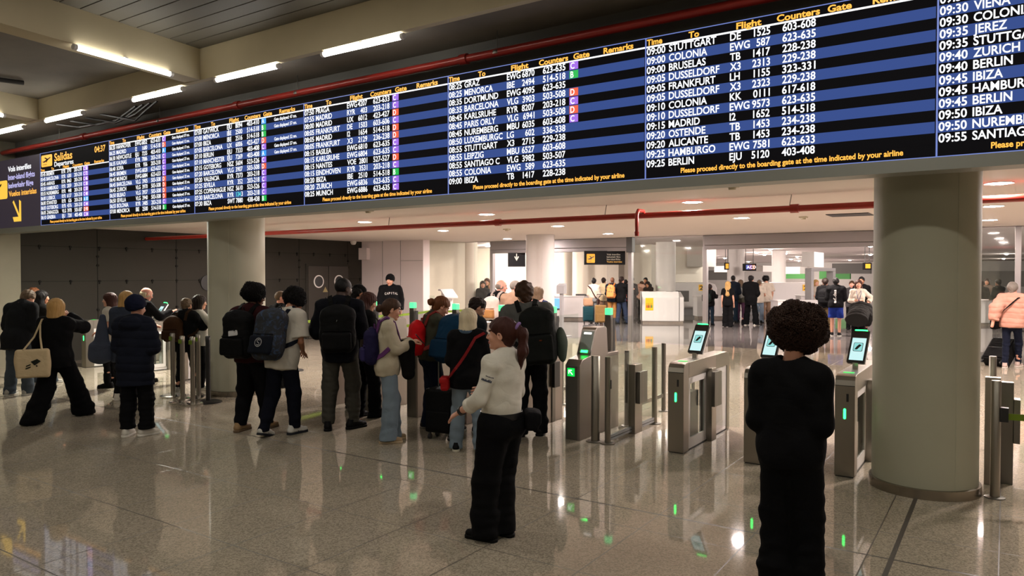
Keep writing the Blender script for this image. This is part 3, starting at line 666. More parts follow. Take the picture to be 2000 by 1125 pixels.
lg = [(-15.69, 'card gate with green light behind the woman with the tote bag'), (-14.06, 'card gate with screen beside the bald man, behind the beanie coat'), (-12.4, 'card gate whose screen rises left of the column by the white blouse')]
for x, lb in lg:
    c = copy_tree(cg); c.location = (x, 7.6, 0); c['label'] = lb; c['group'] = 'card gates beyond the left column'

# ------------------------------------------------------------------ arrow gates
def arrow_gate(loc, label):
    r = empty('arrow_gate', loc, 0, label, 'access gate', 'arrow gates with scanner heads')
    W = .19
    prof = [(0, 0), (0, .86), (.07, .925), (.27, .955), (.40, 1.25), (.43, 1.275), (.66, 1.275), (.69, 1.25), (.72, .95), (1.02, .95), (1.02, 0)]
    b = MB(); b.prism(prof, 0, 0, W); b.build('body', steel('gate_steel', (.36, .32, .29), .34), r, bevel=.006)
    b = MB(); b.prism([(-.002, 0), (-.002, .85), (.004, .85), (.004, 0)], 0, .012, W-.03); b.build('front_plate', STEELD, r)
    # recessed scanner face
    f = Vector((0, .13, .295)).normalized(); n = Vector((0, -f.z, f.y))
    def q(x, t, e): return (Vector((x, .27, .955))+f*t+n*e)
    def slab(x0, x1, t0, t1, e0, e1, nm, m, par=r):
        k = MB(); V = [q(x, t, e) for e in (e0, e1) for x, t in ((x0, t0), (x1, t0), (x1, t1), (x0, t1))]
        k._add(V, [(0, 3, 2, 1), (4, 5, 6, 7), (0, 1, 5, 4), (1, 2, 6, 5), (2, 3, 7, 6), (3, 0, 4, 7)]); return k.build(nm, m, par)
    slab(.02, W-.02, .03, .30, .0, .004, 'scanner_face', mat('scanner_glass', (.3, .34, .31), .25), r)
    slab(.045, W-.045, .26, .285, .004, .008, 'scanner_lamp', emis('scanner_white', (1, .95, .9), 1.6), r)
    slab(.05, W-.05, .03, .06, .004, .008, 'scanner_green', GREEN, r)
    z = .74; s = .085
    b = MB(); b.box((.03, -.006, z-.005), (.03+s+.01, -.001, z+s+.005)); a = b.build('arrow_sign', GREEND, r)
    m = MB(); o = (.037, -.0075, z+.005); k = s-.012
    glyph_poly(m, [(.1, .9), (.1, .25), (.26, .25), (.26, .9)], o, k); glyph_poly(m, [(.1, .9), (.1, .74), (.75, .74), (.75, .9)], o, k); glyph_poly(m, [(.2, .7), (.31, .81), (.93, .2), (.8, .08)], o, k)
    m.build('arrow', WHITEE, a)
    b = MB(); b.box((.045, .92, .95), (.125, .99, 1.40)); b.build('beacon_post', STEELD, r, bevel=.003)
    b = MB(); b.box((.15, .935, .95), (.156, .99, 1.36)); b.build('beacon_slot', BLACK, r)
    b = MB(); b.box((.045, .915, 1.40), (.125, .995, 1.485)); b.build('beacon', BEACON, r, bevel=.008)
    b = MB(); b.box((.09, 1.02, .12), (.10, 1.62, 1.36)); b.build('glass_wing', GLASS, r)
    return r
al = ['arrow gate nearest the card gates, its scanner head in full view', 'arrow gate beside the backpacker with the large black pack', 'arrow gate behind the white-haired woman', 'arrow gate with green arrow between cream jacket and red backpack',
      'arrow gate behind the girl in the cream jacket', 'arrow gate whose long steel flank shows behind the tall man', 'arrow gate farthest left in its row, beside the round column']
ag = None
for k in range(6):
    c = arrow_gate((-4.23, 7.42, 0), al[0]) if k == 0 else copy_tree(ag)
    if k == 0: ag = c
    c.location = (-4.23-.815*k, 7.42, 0); c['label'] = al[k]
# long steel side panels of the left lanes
for px0, y0, px1, y1, lb in ((585, 790, 642, 770, 0),): pass

# ------------------------------------------------------------------ glass barrier with posts right of the first arrow gate
def post(loc, h, r, label, flat=True, group=None, m=STEEL):
    o = empty('barrier_post', loc, 0, label, 'post', group)
    b = MB(); b.lathe([(r, .012), (r, h), (r*.92, h+.006), (0, h+.006)], seg=24); b.build('shaft', m, o, smooth=True)
    b = MB(); b.lathe([(r*2.1, 0), (r*2.1, .008), (r*1.05, .014)], seg=24); b.build('base_plate', STEELD, o, smooth=True)
    return o
p = P(1163, 862); post((p[0], p[1], 0), .975, .05, 'thick round steel post standing right beside the first arrow gate')
p = P(1187, 866); q = P(1285, 828)
r = empty('glass_barrier', (p[0], p[1], 0), 0, 'glass barrier with steel posts between arrow gate and card gate', 'barrier')
L = float(q[1]-p[1])
for y in (0, L):
    b = MB(); b.lathe([(.034, .01), (.034, .98), (0, .985)], (0, y, 0), 20); b.build('post', STEEL, r, smooth=True)
    b = MB(); b.lathe([(.085, 0), (.085, .008), (.04, .016)], (0, y, 0), 24); b.build('base_plate', STEELD, r, smooth=True)
b = MB(); b.box((-.006, .03, .08), (.006, L*.46, .985)); b.box((-.006, L*.62, .08), (.006, L-.03, .985)); b.build('glass_pane', GLASS, r)
b = MB(); b.box((-.012, .03, .025), (.012, L-.03, .085)); b.build('lower_rail', mat('blue_grey_rail', (.38, .4, .42), .4), r)
b = MB(); b.box((-.014, .03, .05), (.014, L-.03, .058)); b.build('rail_slot', BLACK, r)
b = MB(); b.box((-.03, L*.46, 0), (.055, L*.62, .83)); b.build('hinge_post', STEEL, r, bevel=.004)
b = MB(); b.box((.055, L*.49, .36), (.10, L*.66, .74)); b.build('paddle_clamp', STEELD, r, bevel=.003)
b = MB(); b.box((.03, .0, .62), (.04, .02, .72)); b.build('latch', BLACK, r)
b = MB(); b.box((.06, L*.58, .2), (.34, L*.59, 1.02)); b.build('glass_paddle', GLASS, r)
def divider(px, py, L, label, h=.95):
    p = P(px, py); r = empty('glass_barrier', (p[0], p[1], 0), 0, label, 'barrier')
    for y in (0, L):
        b = MB(); b.lathe([(.03, .0), (.03, h), (0, h+.004)], (0, y, 0), 18); b.build('post', STEELD, r, smooth=True)
        b = MB(); b.lathe([(.07, 0), (.07, .008), (.03, .014)], (0, y, 0), 18); b.build('base_plate', STEELD, r, smooth=True)
    b = MB(); b.box((-.005, .03, .12), (.005, L-.03, h)); b.build('glass_pane', GLASS, r)
    b = MB(); b.box((-.01, .03, .2), (.01, L-.03, .25)); b.build('lower_rail', STEELD, r)
    return r
divider(1224, 832, 1.2, 'short glass divider behind the first arrow gate')
divider(1097, 790, 1.3, 'short glass divider right of the backpacker with a dark post')
p = P(1076, 823); r = empty('barrier_post', (p[0], p[1], 0), 0, 'square dark steel hinge post right behind the backpacker legs', 'post')
b = MB(); b.box((-.045, -.04, 0), (.045, .04, .98)); b.build('shaft', STEELD, r, bevel=.004); b = MB(); b.box((.045, -.05, .45), (.085, .09, .78)); b.build('paddle_clamp', BLACK, r, bevel=.003)

# ------------------------------------------------------------------ stanchions
BELT = mat('green_belt', srgb(98, 122, 14), .8, var=.1)
def stanchion(loc, label, group, h=.98, m=STEEL, base=.19, cap=True):
    r = empty('stanchion', loc, 0, label, 'stanchion', group)
    b = MB(); b.lathe([(.034, .02), (.034, h-.07)], seg=20); b.build('pole', m, r, smooth=True)
    b = MB(); b.lathe([(.036, h-.07), (.038, h), (.03, h+.01), (0, h+.01)], seg=20); b.build('head', BLACK if cap else m, r, smooth=True)
    b = MB(); b.lathe([(base, 0), (base, .018), (base*.8, .03), (.035, .036)], seg=32); b.build('base', CHROME if m is STEEL else BLACK, r, smooth=True)
    return r
for px, py, lb in ((338, 774, 'leftmost steel stanchion of the parked cluster by the left column'), (357, 786, 'second steel stanchion of the parked cluster by the left column'), (377, 789, 'front steel stanchion of the parked cluster, closest to the viewer'), (388, 778, 'steel stanchion of the parked cluster just left of the black pole')):
    p = P(px, py); o = stanchion((p[0], p[1], 0), lb, 'parked steel stanchions', cap=False)
    b = MB(); b.box((-.03, -.045, .88), (.03, -.03, .94)); b.build('belt_clip', BELT, o)
p = P(407, 786); stanchion((p[0], p[1], 0), 'black stanchion touching the left column', None, m=BLACK)
def belt(a, c, z, label, sag=.03):
    a = np.array(a); c = np.array(c); n = 10; pts = []
    for i in range(n+1):
        t = i/n; p = a+(c-a)*t; pts.append((p[0], p[1], z-sag*4*t*(1-t)))
    d = c-a; nn = (-d[1], d[0], 0)
    m = MB(); m.ribbon(pts, [nn]*len(pts), .055, .003); o = m.build('barrier_belt', BELT); tag(o, label, 'belt')
# belt barrier inside
B1 = PD(717, 16.2); B2 = PD(843, 18.6); B3 = PD(917, 19.4); B4 = PD(1010, 20.5); C1 = PD(735, 14.0); C2 = PD(912, 16.2); C3 = PD(700, 15.0); B0 = PD(576, 14.5)
for q, lb in ((B1, 'belt stanchion right of the man in the black sweater, left end'), (B2, 'belt stanchion with the small sign holder'), (B3, 'belt stanchion right of the white lectern'), (C2, 'front belt stanchion above the dark-haired traveller'), (B0, 'belt stanchion in front of the porthole door')):
    stanchion((q[0], q[1], 0), lb, 'belt barrier posts', h=1.02, m=STEELD, base=.16)
belt(B0, B1, .97, 'green barrier belt stretched before the porthole door'); belt(B1, B2, .97, 'upper green barrier belt left of the sign holder'); belt(B2, B3, .97, 'upper green barrier belt before the white lectern'); belt(B3, B4, .97, 'upper green barrier belt before the women in dark vests'); belt(C1, C2, .9, 'lower green barrier belt nearest the gates')
m = MB(); m.box((B2[0]-.09, B2[1]-.005, 1.06), (B2[0]+.09, B2[1]+.005, 1.36)); o = m.build('sign_holder', GLASS); tag(o, 'clear sign holder on top of a belt stanchion', 'sign holder')
# right edge: gate post group
p = P(1943, 972); o = post((p[0], p[1], 0), 1.0, .037, 'steel belt post in front of the gate end at the right edge'); 
b = MB(); b.box((.03, -.03, .66), (.09, .03, .78)); b.build('belt_head', BLACK, o)
q = hit(2060, 812, 1, p[1]+.1); belt((p[0]+.07, p[1]+.02, 0), (p[0]+1.6, p[1]+.5, 0), .70, 'green belt pulled out to the right picture edge', .01)
p2 = P(1952, 950); r = empty('gate_end', (p2[0], p2[1], 0), 0, 'steel gate end with clamp behind the belt post at the right', 'access gate')
b = MB(); b.box((-.12, 0, 0), (.0, .08, .98)); b.build('front_panel', STEEL, r, bevel=.004)
b = MB(); b.box((.0, .12, 0), (.10, .2, .93)); b.build('hinge_post', STEELD, r, bevel=.004); b = MB(); b.box((.10, .10, .38), (.15, .24, .78)); b.build('paddle_clamp', STEELD, r, bevel=.004)
b = MB(); b.box((.15, .16, .2), (.6, .17, .95)); b.build('glass_paddle', GLASS, r)
p3 = P(1937, 880); post((p3[0], p3[1], 0), 1.02, .035, 'steel post behind the gate end at the right edge')

# ------------------------------------------------------------------ furniture beyond the portal
WH = mat('white_gloss', (.74, .7, .7), .3, var=.03); GRYM = mat('machine_grey', (.35, .34, .35), .45)
def place(name, px, D, label, cat, group=None):
    p = PD(px, D); return empty(name, (p[0], p[1], 0), 0, label, cat, group)
r = place('recycling_bin', 1292, 28.6, 'white recycling bin with yellow bottle poster and two round holes', 'recycling bin')
r.rotation_euler = (0, 0, math.radians(30))
b = MB(); b.prism([(-.4, .09), (-.4, 1.0), (-.25, 1.22), (.4, 1.22), (.4, .09)], 0, -.78, .62); b.build('body', WH, r, bevel=.015)
b = MB(); b.prism([(-.38, .09), (-.38, 1.0), (.4, 1.2), (.4, .09)], 0, .64, .8); b.build('end_panel', WH, r, bevel=.01)
b = MB(); b.box((-.76, -.36, 0), (.78, .38, .09)); b.build('plinth', mat('taupe', (.25, .2, .17), .5), r)
for x in (-.35, .3):
    b = MB(); b.cyl((x, -.05, 1.221), (x, -.05, 1.226), .14, seg=24); b.build('hole', BLACK, r)
b = MB(); b.box((-.66, -.406, .5), (-.36, -.401, .98)); ps = b.build('poster', mat('poster_yellow', srgb(250, 190, 10), .5), r)
for k, cc in enumerate(((200, 60, 20), (120, 40, 20), (190, 90, 40), (40, 120, 70))):
    x = -.62+.058*k; m = MB(); m.prism([(x, .6), (x+.045, .6), (x+.045, .68), (x+.03, .72), (x+.03, .78), (x+.015, .78), (x+.015, .72), (x, .68)], 1, -.409, -.4065); m.build('bottle_picture', mat('poster_ink_%d' % k, srgb(*cc), .5), ps)
def counter(px, D, w_, d_, h, label, mt, kick=True, name='counter', rz=0):
    r = place(name, px, D, label, 'counter'); r.rotation_euler = (0, 0, rz)
    b = MB(); b.box((-w_/2, 0, .1), (w_/2, d_, h-.04)); b.build('body', mt, r, bevel=.01)
    b = MB(); b.box((-w_/2-.03, -.03, h-.04), (w_/2+.03, d_+.03, h)); b.build('worktop', mt, r, bevel=.008)
    b = MB(); b.box((-w_/2+.05, .05, 0), (w_/2-.05, d_-.05, .1)); b.build('plinth', mat('taupe', (.25, .2, .17), .5), r)
    return r
YAWZ = YAW
c = counter(1120, 30.5, 3.2, .8, .98, 'white counter with glowing blue screens under the yellow plane sign', WH, rz=YAW*.9)
SCB = emis('blue_screen', srgb(120, 190, 255), 1.3)
for x in (-1.45, -.95):
    b = MB(); b.box((x, -.06, .45), (x+.46, -.03, .88)); b.build('screen_panel', SCB, c)
    b = MB(); b.box((x, -.07, .43), (x+.46, -.02, .47)); b.build('screen_shelf', BLACK, c)
b = MB(); b.box((.1, .1, 1.0), (1.5, .5, 1.06)); b.build('keyboard', DGREY, c)
counter(1566, 26.5, 1.7, .75, .95, 'white lane counter behind the afro hair on the right', WH, rz=YAW)
counter(1408, 31.2, 2.0, .7, .95, 'low white counter behind the child with a backpack', WH, rz=YAW)
counter(1588, 31, 1.0, .6, 1.0, 'small white desk left of the metal detector arch', WH, rz=YAW)
counter(1925, 27, 1.2, .6, .95, 'white desk at the far right behind the women in dark coats', WH, rz=YAW)
def xray(px, D, w_, label, num):
    r = place('baggage_scanner', px, D, label, 'baggage scanner', 'baggage scanners of the security lanes'); r.rotation_euler = (0, 0, YAW)
    b = MB(); b.prism([(-w_/2, .35), (-w_/2, 1.5), (w_/2-.35, 1.5), (w_/2-.1, 1.42), (w_/2, 1.2), (w_/2, .35)], 1, 0, 1.1); b.build('hood', WH, r, bevel=.02)
    b = MB(); b.box((-w_/2+.2, -.02, .62), (-w_/2+1.0, .05, 1.12)); b.build('tunnel', mat('tunnel', (.12, .11, .11), .6), r)
    b = MB(); b.box((-w_/2-.6, .1, .3), (w_/2+.6, .95, .66)); b.build('conveyor', WH, r, bevel=.02)
    b = MB(); b.box((-w_/2-.4, .2, 0), (w_/2+.4, .85, .3)); b.build('plinth', GRYM, r)
    b = MB(); b.box((w_/2-.85, -.03, 1.12), (w_/2-.4, -.005, 1.4)); pl = b.build('number_plate', mat('plate_yellow', srgb(235, 175, 20), .5, emit=srgb(235, 175, 20), es=.25), r)
    m = MB(); text_into(m, num, (w_/2-.82, -.035, 1.17), .18, .36, bold=.03); m.build('number', BLACK, pl)
    b = MB(); b.cyl((-w_/2+.3, .4, 1.5), (-w_/2+.3, .4, 1.62), .02, seg=8); b.build('lamp_stem', GRYM, r)
    return r
xray(1352, 34, 2.3, 'baggage scanner numbered 22 behind the recycling bin', '22'); xray(1532, 34, 3.4, 'baggage scanner numbered 23 in the middle of the security hall', '23')
r = place('metal_detector', 1602, 28, 'grey metal detector arch in front of the green hoarding', 'metal detector'); r.rotation_euler = (0, 0, YAW)
for x in (-.46, .36):
    b = MB(); b.box((x, -.3, 0), (x+.1, .3, 2.0)); b.build('side_panel', GRYM, r, bevel=.01)
b = MB(); b.box((-.46, -.3, 2.0), (.46, .3, 2.12)); b.build('crossbar', GRYM, r, bevel=.01)
r = place('lectern', 874, 21.5, 'white lectern with sloped top behind the green belts', 'lectern'); r.rotation_euler = (0, 0, YAW+.5)
b = MB(); b.box((-.13, -.1, .02), (.13, .16, 1.36)); b.build('stand', WH, r, bevel=.01); b = MB(); b.prism([(-.3, 1.2), (-.3, 1.25), (.06, 1.46), (.24, 1.46), (.24, 1.41), (.06, 1.41)], 0, -.2, .2); b.build('sloped_top', WH, r, bevel=.008)
b = MB(); b.box((-.3, -.25, 0), (.3, .3, .03)); b.build('base', WH, r, bevel=.005)
r = place('display_stand', 879, 24, 'tall white panel standing behind the lectern', 'panel'); b = MB(); b.box((-.24, -.02, 0), (.24, .05, 2.2)); b.build('board', mat('bright_panel', (.8, .74, .68), .5), r, bevel=.005); b = MB(); b.box((-.26, -.1, 0), (.26, .13, .02)); b.build('foot', WH, r)
r = place('kiosk', 1097, 22.5, 'slim grey kiosk with angled head right of the pale column', 'kiosk'); b = MB(); b.box((-.05, -.05, .02), (.05, .05, 1.3)); b.build('stand', GRYM, r, bevel=.005); b = MB(); b.prism([(-.1, 1.3), (-.1, 1.55), (.08, 1.62), (.08, 1.3)], 0, -.13, .13); b.build('head', GRYM, r, bevel=.008); b = MB(); b.box((-.25, -.2, 0), (.25, .2, .02)); b.build('foot', GRYM, r)
# hanging signs
def hang(name, px0, px1, py0, py1, D, label):
    x0 = (px0-1000)/FPX*D; x1 = (px1-1000)/FPX*D; z1 = CH+(534-py0)/FPX*D; z0 = CH+(534-py1)/FPX*D
    c = PD((px0+px1)/2, D); r = empty(name, (c[0], c[1], 0), YAW, label, 'sign'); w_ = x1-x0
    b = MB(); b.box((-w_/2, 0, z0), (w_/2, .12, z1)); b.build('sign_panel', mat('sign_black', (.008, .008, .009), .5, spec=.12), r)
    b = MB(); 
    for x in (-w_*.3, w_*.3): b.cyl((x, .06, z1), (x, .06, 2.56 if D < 24 else ZH), .012, seg=8)
    b.build('hanger', DGREY, r)
    return r, w_, z0, z1
r, w_, z0, z1 = hang('hanging_sign', 992, 1026, 494, 521, 22.75, 'black hanging sign with a white down arrow left of the pale column')
m = MB(); h = z1-z0
for q in ([(-.03, .95), (.03, .95), (.03, .5), (-.03, .5)], [(-.03, .5), (.03, .5), (.0, .42)], [(-.17, .72), (-.1, .76), (.02, .5), (0, .42)], [(.17, .72), (.1, .76), (-.02, .5), (0, .42)]): glyph_poly(m, q, (0, -.004, z0), h)
m.build('down_arrow', mat('sign_white', (.6, .58, .52), .5, emit=srgb(190, 185, 165), es=.5), r)
r, w_, z0, z1 = hang('hanging_sign', 1141, 1221, 490, 517, 20.95, 'black hanging sign with yellow take-off plane and four lines of text')
h = z1-z0
m = MB(); m.prism(rrect(-w_*.44, z0+h*.14, -w_*.24, z0+h*.78, .02), 1, -.004, 0); m.build('logo_plate', mat('sign_amber', srgb(225, 155, 30), .5, emit=srgb(225, 150, 30), es=.7), r)
m = MB(); plane_icon(m, (-w_*.44, -.006, z0+h*.14), h*.62); m.build('logo_plane', BLACK, r)
m = MB(); SG = mat('sign_grey', (.3, .28, .24), .5, emit=srgb(110, 100, 85), es=.6)
for k, s in enumerate(('Vols interilles', 'Iselverkehr fl\u00fcge', 'Inter-island flights')): text_into(m, s, (w_*.05, -.004, z0+h*(.68-.175*k)), h*.12, w_*.33)
m.build('grey_lettering', SG, r)
m = MB(); text_into(m, 'Vuelos interislas', (w_*.05, -.004, z0+h*.155), h*.12, w_*.37); m.build('amber_lettering', mat('sign_brown', (.4, .25, .05), .5, emit=srgb(165, 110, 25), es=.7), r)
r, w_, z0, z1 = hang('hanging_sign', 1452, 1477, 515, 529, 29, 'black hanging sign with coloured letters A C D in the security hall')
for k, (s, cc) in enumerate((('A', (90, 110, 220)), ('C', (170, 80, 190)), ('D', (230, 120, 40)))):
    m = MB(); x = -w_*.3+w_*.25*k; m.box((x, -.006, z0+.06), (x+w_*.2, -.001, z1-.05)); pp = m.build('letter_tile', emis('tile_%s' % s, srgb(*cc), .8), r)
    m = MB(); text_into(m, s, (x+w_*.05, -.009, z0+.09), (z1-z0)*.4); m.build('letter', E_WHT, pp)
for px0, px1, D, lb in ((1416, 1424, 29, 'narrow yellow-edged sign left of the white hall column'), (1688, 1702, 24, 'yellow sign cut off by the big grey-green column')):
    r, w_, z0, z1 = hang('hanging_sign', px0, px1, 513, 527, D, lb)
    m = MB(); m.box((-w_*.35, -.006, z0+.05), (w_*.35, -.001, z1-.04)); m.build('logo_plate', mat('sign_amber', (.5, .3, .02), .5), r)
# ------------------------------------------------------------------ sculpting: distance fields turned into meshes
A = lambda *v: np.array(v, np.float64)
def nrm(v): return v/max(np.linalg.norm(v), 1e-9)
def rot(ax, deg):
    t = math.radians(deg); c, s = math.cos(t), math.sin(t)
    return {'x': np.array([[1,0,0],[0,c,-s],[0,s,c]]), 'y': np.array([[c,0,s],[0,1,0],[-s,0,c]]), 'z': np.array([[c,-s,0],[s,c,0],[0,0,1]])}[ax]
class SDF:
    def __init__(s, lo, hi, v):
        s.lo = np.array(lo, float); s.v = v; s.n = (np.ceil((np.array(hi)-s.lo)/v).astype(int)+1)
        s.D = np.full(s.n, .25, np.float32); s.ax = [(s.lo[i]+v*np.arange(s.n[i])).astype(np.float32) for i in range(3)]
    def win(s, lo, hi):
        i0 = np.clip(np.floor((np.array(lo)-s.lo)/s.v).astype(int), 0, s.n); i1 = np.clip(np.ceil((np.array(hi)-s.lo)/s.v).astype(int)+1, 0, s.n)
        if np.any(i1 <= i0): return None
        sl = tuple(slice(a, b) for a, b in zip(i0, i1))
        return sl, s.ax[0][sl[0]][:, None, None], s.ax[1][sl[1]][None, :, None], s.ax[2][sl[2]][None, None, :]
    def merge(s, sl, d, k):
        c = s.D[sl]
        if k > 0:
            h = np.maximum(k-np.abs(c-d), 0)/k; s.D[sl] = np.minimum(c, d)-h*h*(k*.25)
        else: s.D[sl] = np.minimum(c, d)
    def carve(s, sl, d, k):
        c = s.D[sl]; d = -d
        if k > 0:
            h = np.maximum(k-np.abs(c-d), 0)/k; s.D[sl] = np.maximum(c, d)+h*h*(k*.25)
        else: s.D[sl] = np.maximum(c, d)
    def limb(s, a, b, ra, rb, k=.02, flat=1.0, w=None, bulge=0, cut=(), sub=False):
        a = np.asarray(a, float); b = np.asarray(b, float); R = max(ra, rb)+bulge; pad = R+k+4*s.v
        wn = s.win(np.minimum(a, b)-pad, np.maximum(a, b)+pad)
        if wn is None: return
        sl, X, Y, Z = wn; ba = b-a; L = max(float(ba@ba), 1e-9)
        px, py, pz = X-a[0], Y-a[1], Z-a[2]
        t = np.clip((px*ba[0]+py*ba[1]+pz*ba[2])/L, 0, 1)
        qx, qy, qz = px-t*ba[0], py-t*ba[1], pz-t*ba[2]
        d2 = qx*qx+qy*qy+qz*qz
        if flat != 1.0:
            w = np.array([0, 1, 0.]) if w is None else w
            c = qx*w[0]+qy*w[1]+qz*w[2]; d2 = d2+c*c*(1/flat**2-1)
        r = ra+(rb-ra)*t
        if bulge: r = r+bulge*4*t*(1-t)
        d = np.sqrt(d2)-r
        if flat < 1: d = d*(flat*.5+.5)
        for p, n in cut: d = np.maximum(d, (X-p[0])*n[0]+(Y-p[1])*n[1]+(Z-p[2])*n[2])
        (s.carve if sub else s.merge)(sl, d.astype(np.float32), k)
    def ell(s, c, r, R=None, k=.01, cut=(), sub=False):
        c = np.asarray(c, float); m = max(r)+k+4*s.v; wn = s.win(c-m, c+m)
        if wn is None: return
        sl, X, Y, Z = wn; x, y, z = X-c[0], Y-c[1], Z-c[2]
        if R is not None: x, y, z = (R[0, 0]*x+R[1, 0]*y+R[2, 0]*z), (R[0, 1]*x+R[1, 1]*y+R[2, 1]*z), (R[0, 2]*x+R[1, 2]*y+R[2, 2]*z)
        k0 = np.sqrt((x/r[0])**2+(y/r[1])**2+(z/r[2])**2); k1 = np.sqrt((x/r[0]**2)**2+(y/r[1]**2)**2+(z/r[2]**2)**2)
        d = k0*(k0-1)/np.maximum(k1, 1e-6)
        for p, n in cut: d = np.maximum(d, (X-p[0])*n[0]+(Y-p[1])*n[1]+(Z-p[2])*n[2])
        (s.carve if sub else s.merge)(sl, d.astype(np.float32), k)
    def box(s, c, h, R=None, rad=.02, k=.0, sub=False):
        c = np.asarray(c, float); m = float(np.linalg.norm(h))+k+4*s.v; wn = s.win(c-m, c+m)
        if wn is None: return
        sl, X, Y, Z = wn; x, y, z = X-c[0], Y-c[1], Z-c[2]
        if R is not None: x, y, z = (R[0, 0]*x+R[1, 0]*y+R[2, 0]*z), (R[0, 1]*x+R[1, 1]*y+R[2, 1]*z), (R[0, 2]*x+R[1, 2]*y+R[2, 2]*z)
        q = [np.abs(v)-(hh-rad) for v, hh in zip((x, y, z), h)]
        d = np.sqrt(np.maximum(q[0], 0)**2+np.maximum(q[1], 0)**2+np.maximum(q[2], 0)**2)+np.minimum(np.maximum(np.maximum(q[0], q[1]), q[2]), 0)-rad
        (s.carve if sub else s.merge)(sl, d.astype(np.float32), k)
    def plane(s, p, n):
        s.D = np.maximum(s.D, ((s.ax[0][:, None, None]-p[0])*n[0]+(s.ax[1][None, :, None]-p[1])*n[1]+(s.ax[2][None, None, :]-p[2])*n[2]).astype(np.float32))
    def sample(s, Q):
        g = (np.asarray(Q, float)-s.lo)/s.v; i = np.clip(np.floor(g).astype(int), 0, s.n-2); f = np.clip(g-i, 0, 1)
        r = 0
        for a in (0, 1):
            for b in (0, 1):
                for c in (0, 1):
                    r = r+s.D[i[:, 0]+a, i[:, 1]+b, i[:, 2]+c]*(f[:, 0] if a else 1-f[:, 0])*(f[:, 1] if b else 1-f[:, 1])*(f[:, 2] if c else 1-f[:, 2])
        return r
    def grad(s, Q):
        e = s.v*1.2; return np.stack([s.sample(Q+np.eye(3)[i]*e)-s.sample(Q-np.eye(3)[i]*e) for i in range(3)], 1)
    def mesh(s, fold=None):
        B = s.v*3; g = vdb.FloatGrid(); g.background = B
        g.copyFromArray(np.clip(s.D, -B, B).astype(np.float32)); g.gridClass = vdb.GridClass.LEVEL_SET
        p, tr, q = g.convertToPolygons(isovalue=0.0, adaptivity=0.0)
        V = s.lo+p.astype(float)*s.v
        if fold is not None and len(V):
            N = s.grad(V); N /= np.maximum(np.linalg.norm(N, axis=1, keepdims=True), 1e-9); V = V+N*fold(V)[:, None]
        return V, q[:, ::-1]
def waves(seed, amp, freq, aniso=(1, 1, 1), n=7):
    r = np.random.RandomState(seed); K = r.normal(size=(n, 3)); K /= np.linalg.norm(K, axis=1, keepdims=True)
    K = K*np.array(aniso)*freq*r.uniform(.6, 1.5, (n, 1)); ph = r.uniform(0, 6.28, n); K2 = r.normal(size=(3, 3))*freq*.25
    def f(V):
        Wd = V+.35/freq*np.sin(V@K2.T+1.3)
        return amp*(np.sin(Wd@K.T+ph).sum(1)/math.sqrt(n))
    return f

# ------------------------------------------------------------------ people
def ik(a, t, l1, l2, pole):
    d = t-a; L = np.linalg.norm(d); Lm = (l1+l2)*.998
    if L > Lm: t = a+d/L*Lm; d = t-a; L = Lm
    u = d/L; p = pole-u*(pole@u); p = nrm(p); x = (l1*l1-l2*l2+L*L)/(2*L); h = math.sqrt(max(l1*l1-x*x, 0))
    return a+u*x+p*h, t
ARMS = {'down': ((.06, .04, -.52), (.35, -1, 0)), 'back': ((.07, -.06, -.515), (.3, -1, 0)), 'phone': ((-.10, .30, -.20), (.55, -.25, -1)), 'low': ((-.08, .24, -.37), (.6, -.7, -.3)),
        'wide': ((-.07, .20, -.34), (.7, -.8, -.35)), 'reach': ((.0, .44, -.14), (.4, 0, -1)), 'face': ((-.10, .24, .10), (.8, .1, -.7)), 'strap': ((-.05, .16, -.13), (.7, -.2, -1)), 'hip': ((.07, .05, -.37), (1, -.6, 0)),
        'fold': ((-.15, .17, -.26), (.8, -.3, -.6)), 'carry': ((.04, .22, -.42), (.3, -1, -.2)), 'pull': ((.10, -.28, -.42), (.3, -1, .1)), 'fwd': ((.05, .30, -.38), (.4, -1, -.3))}
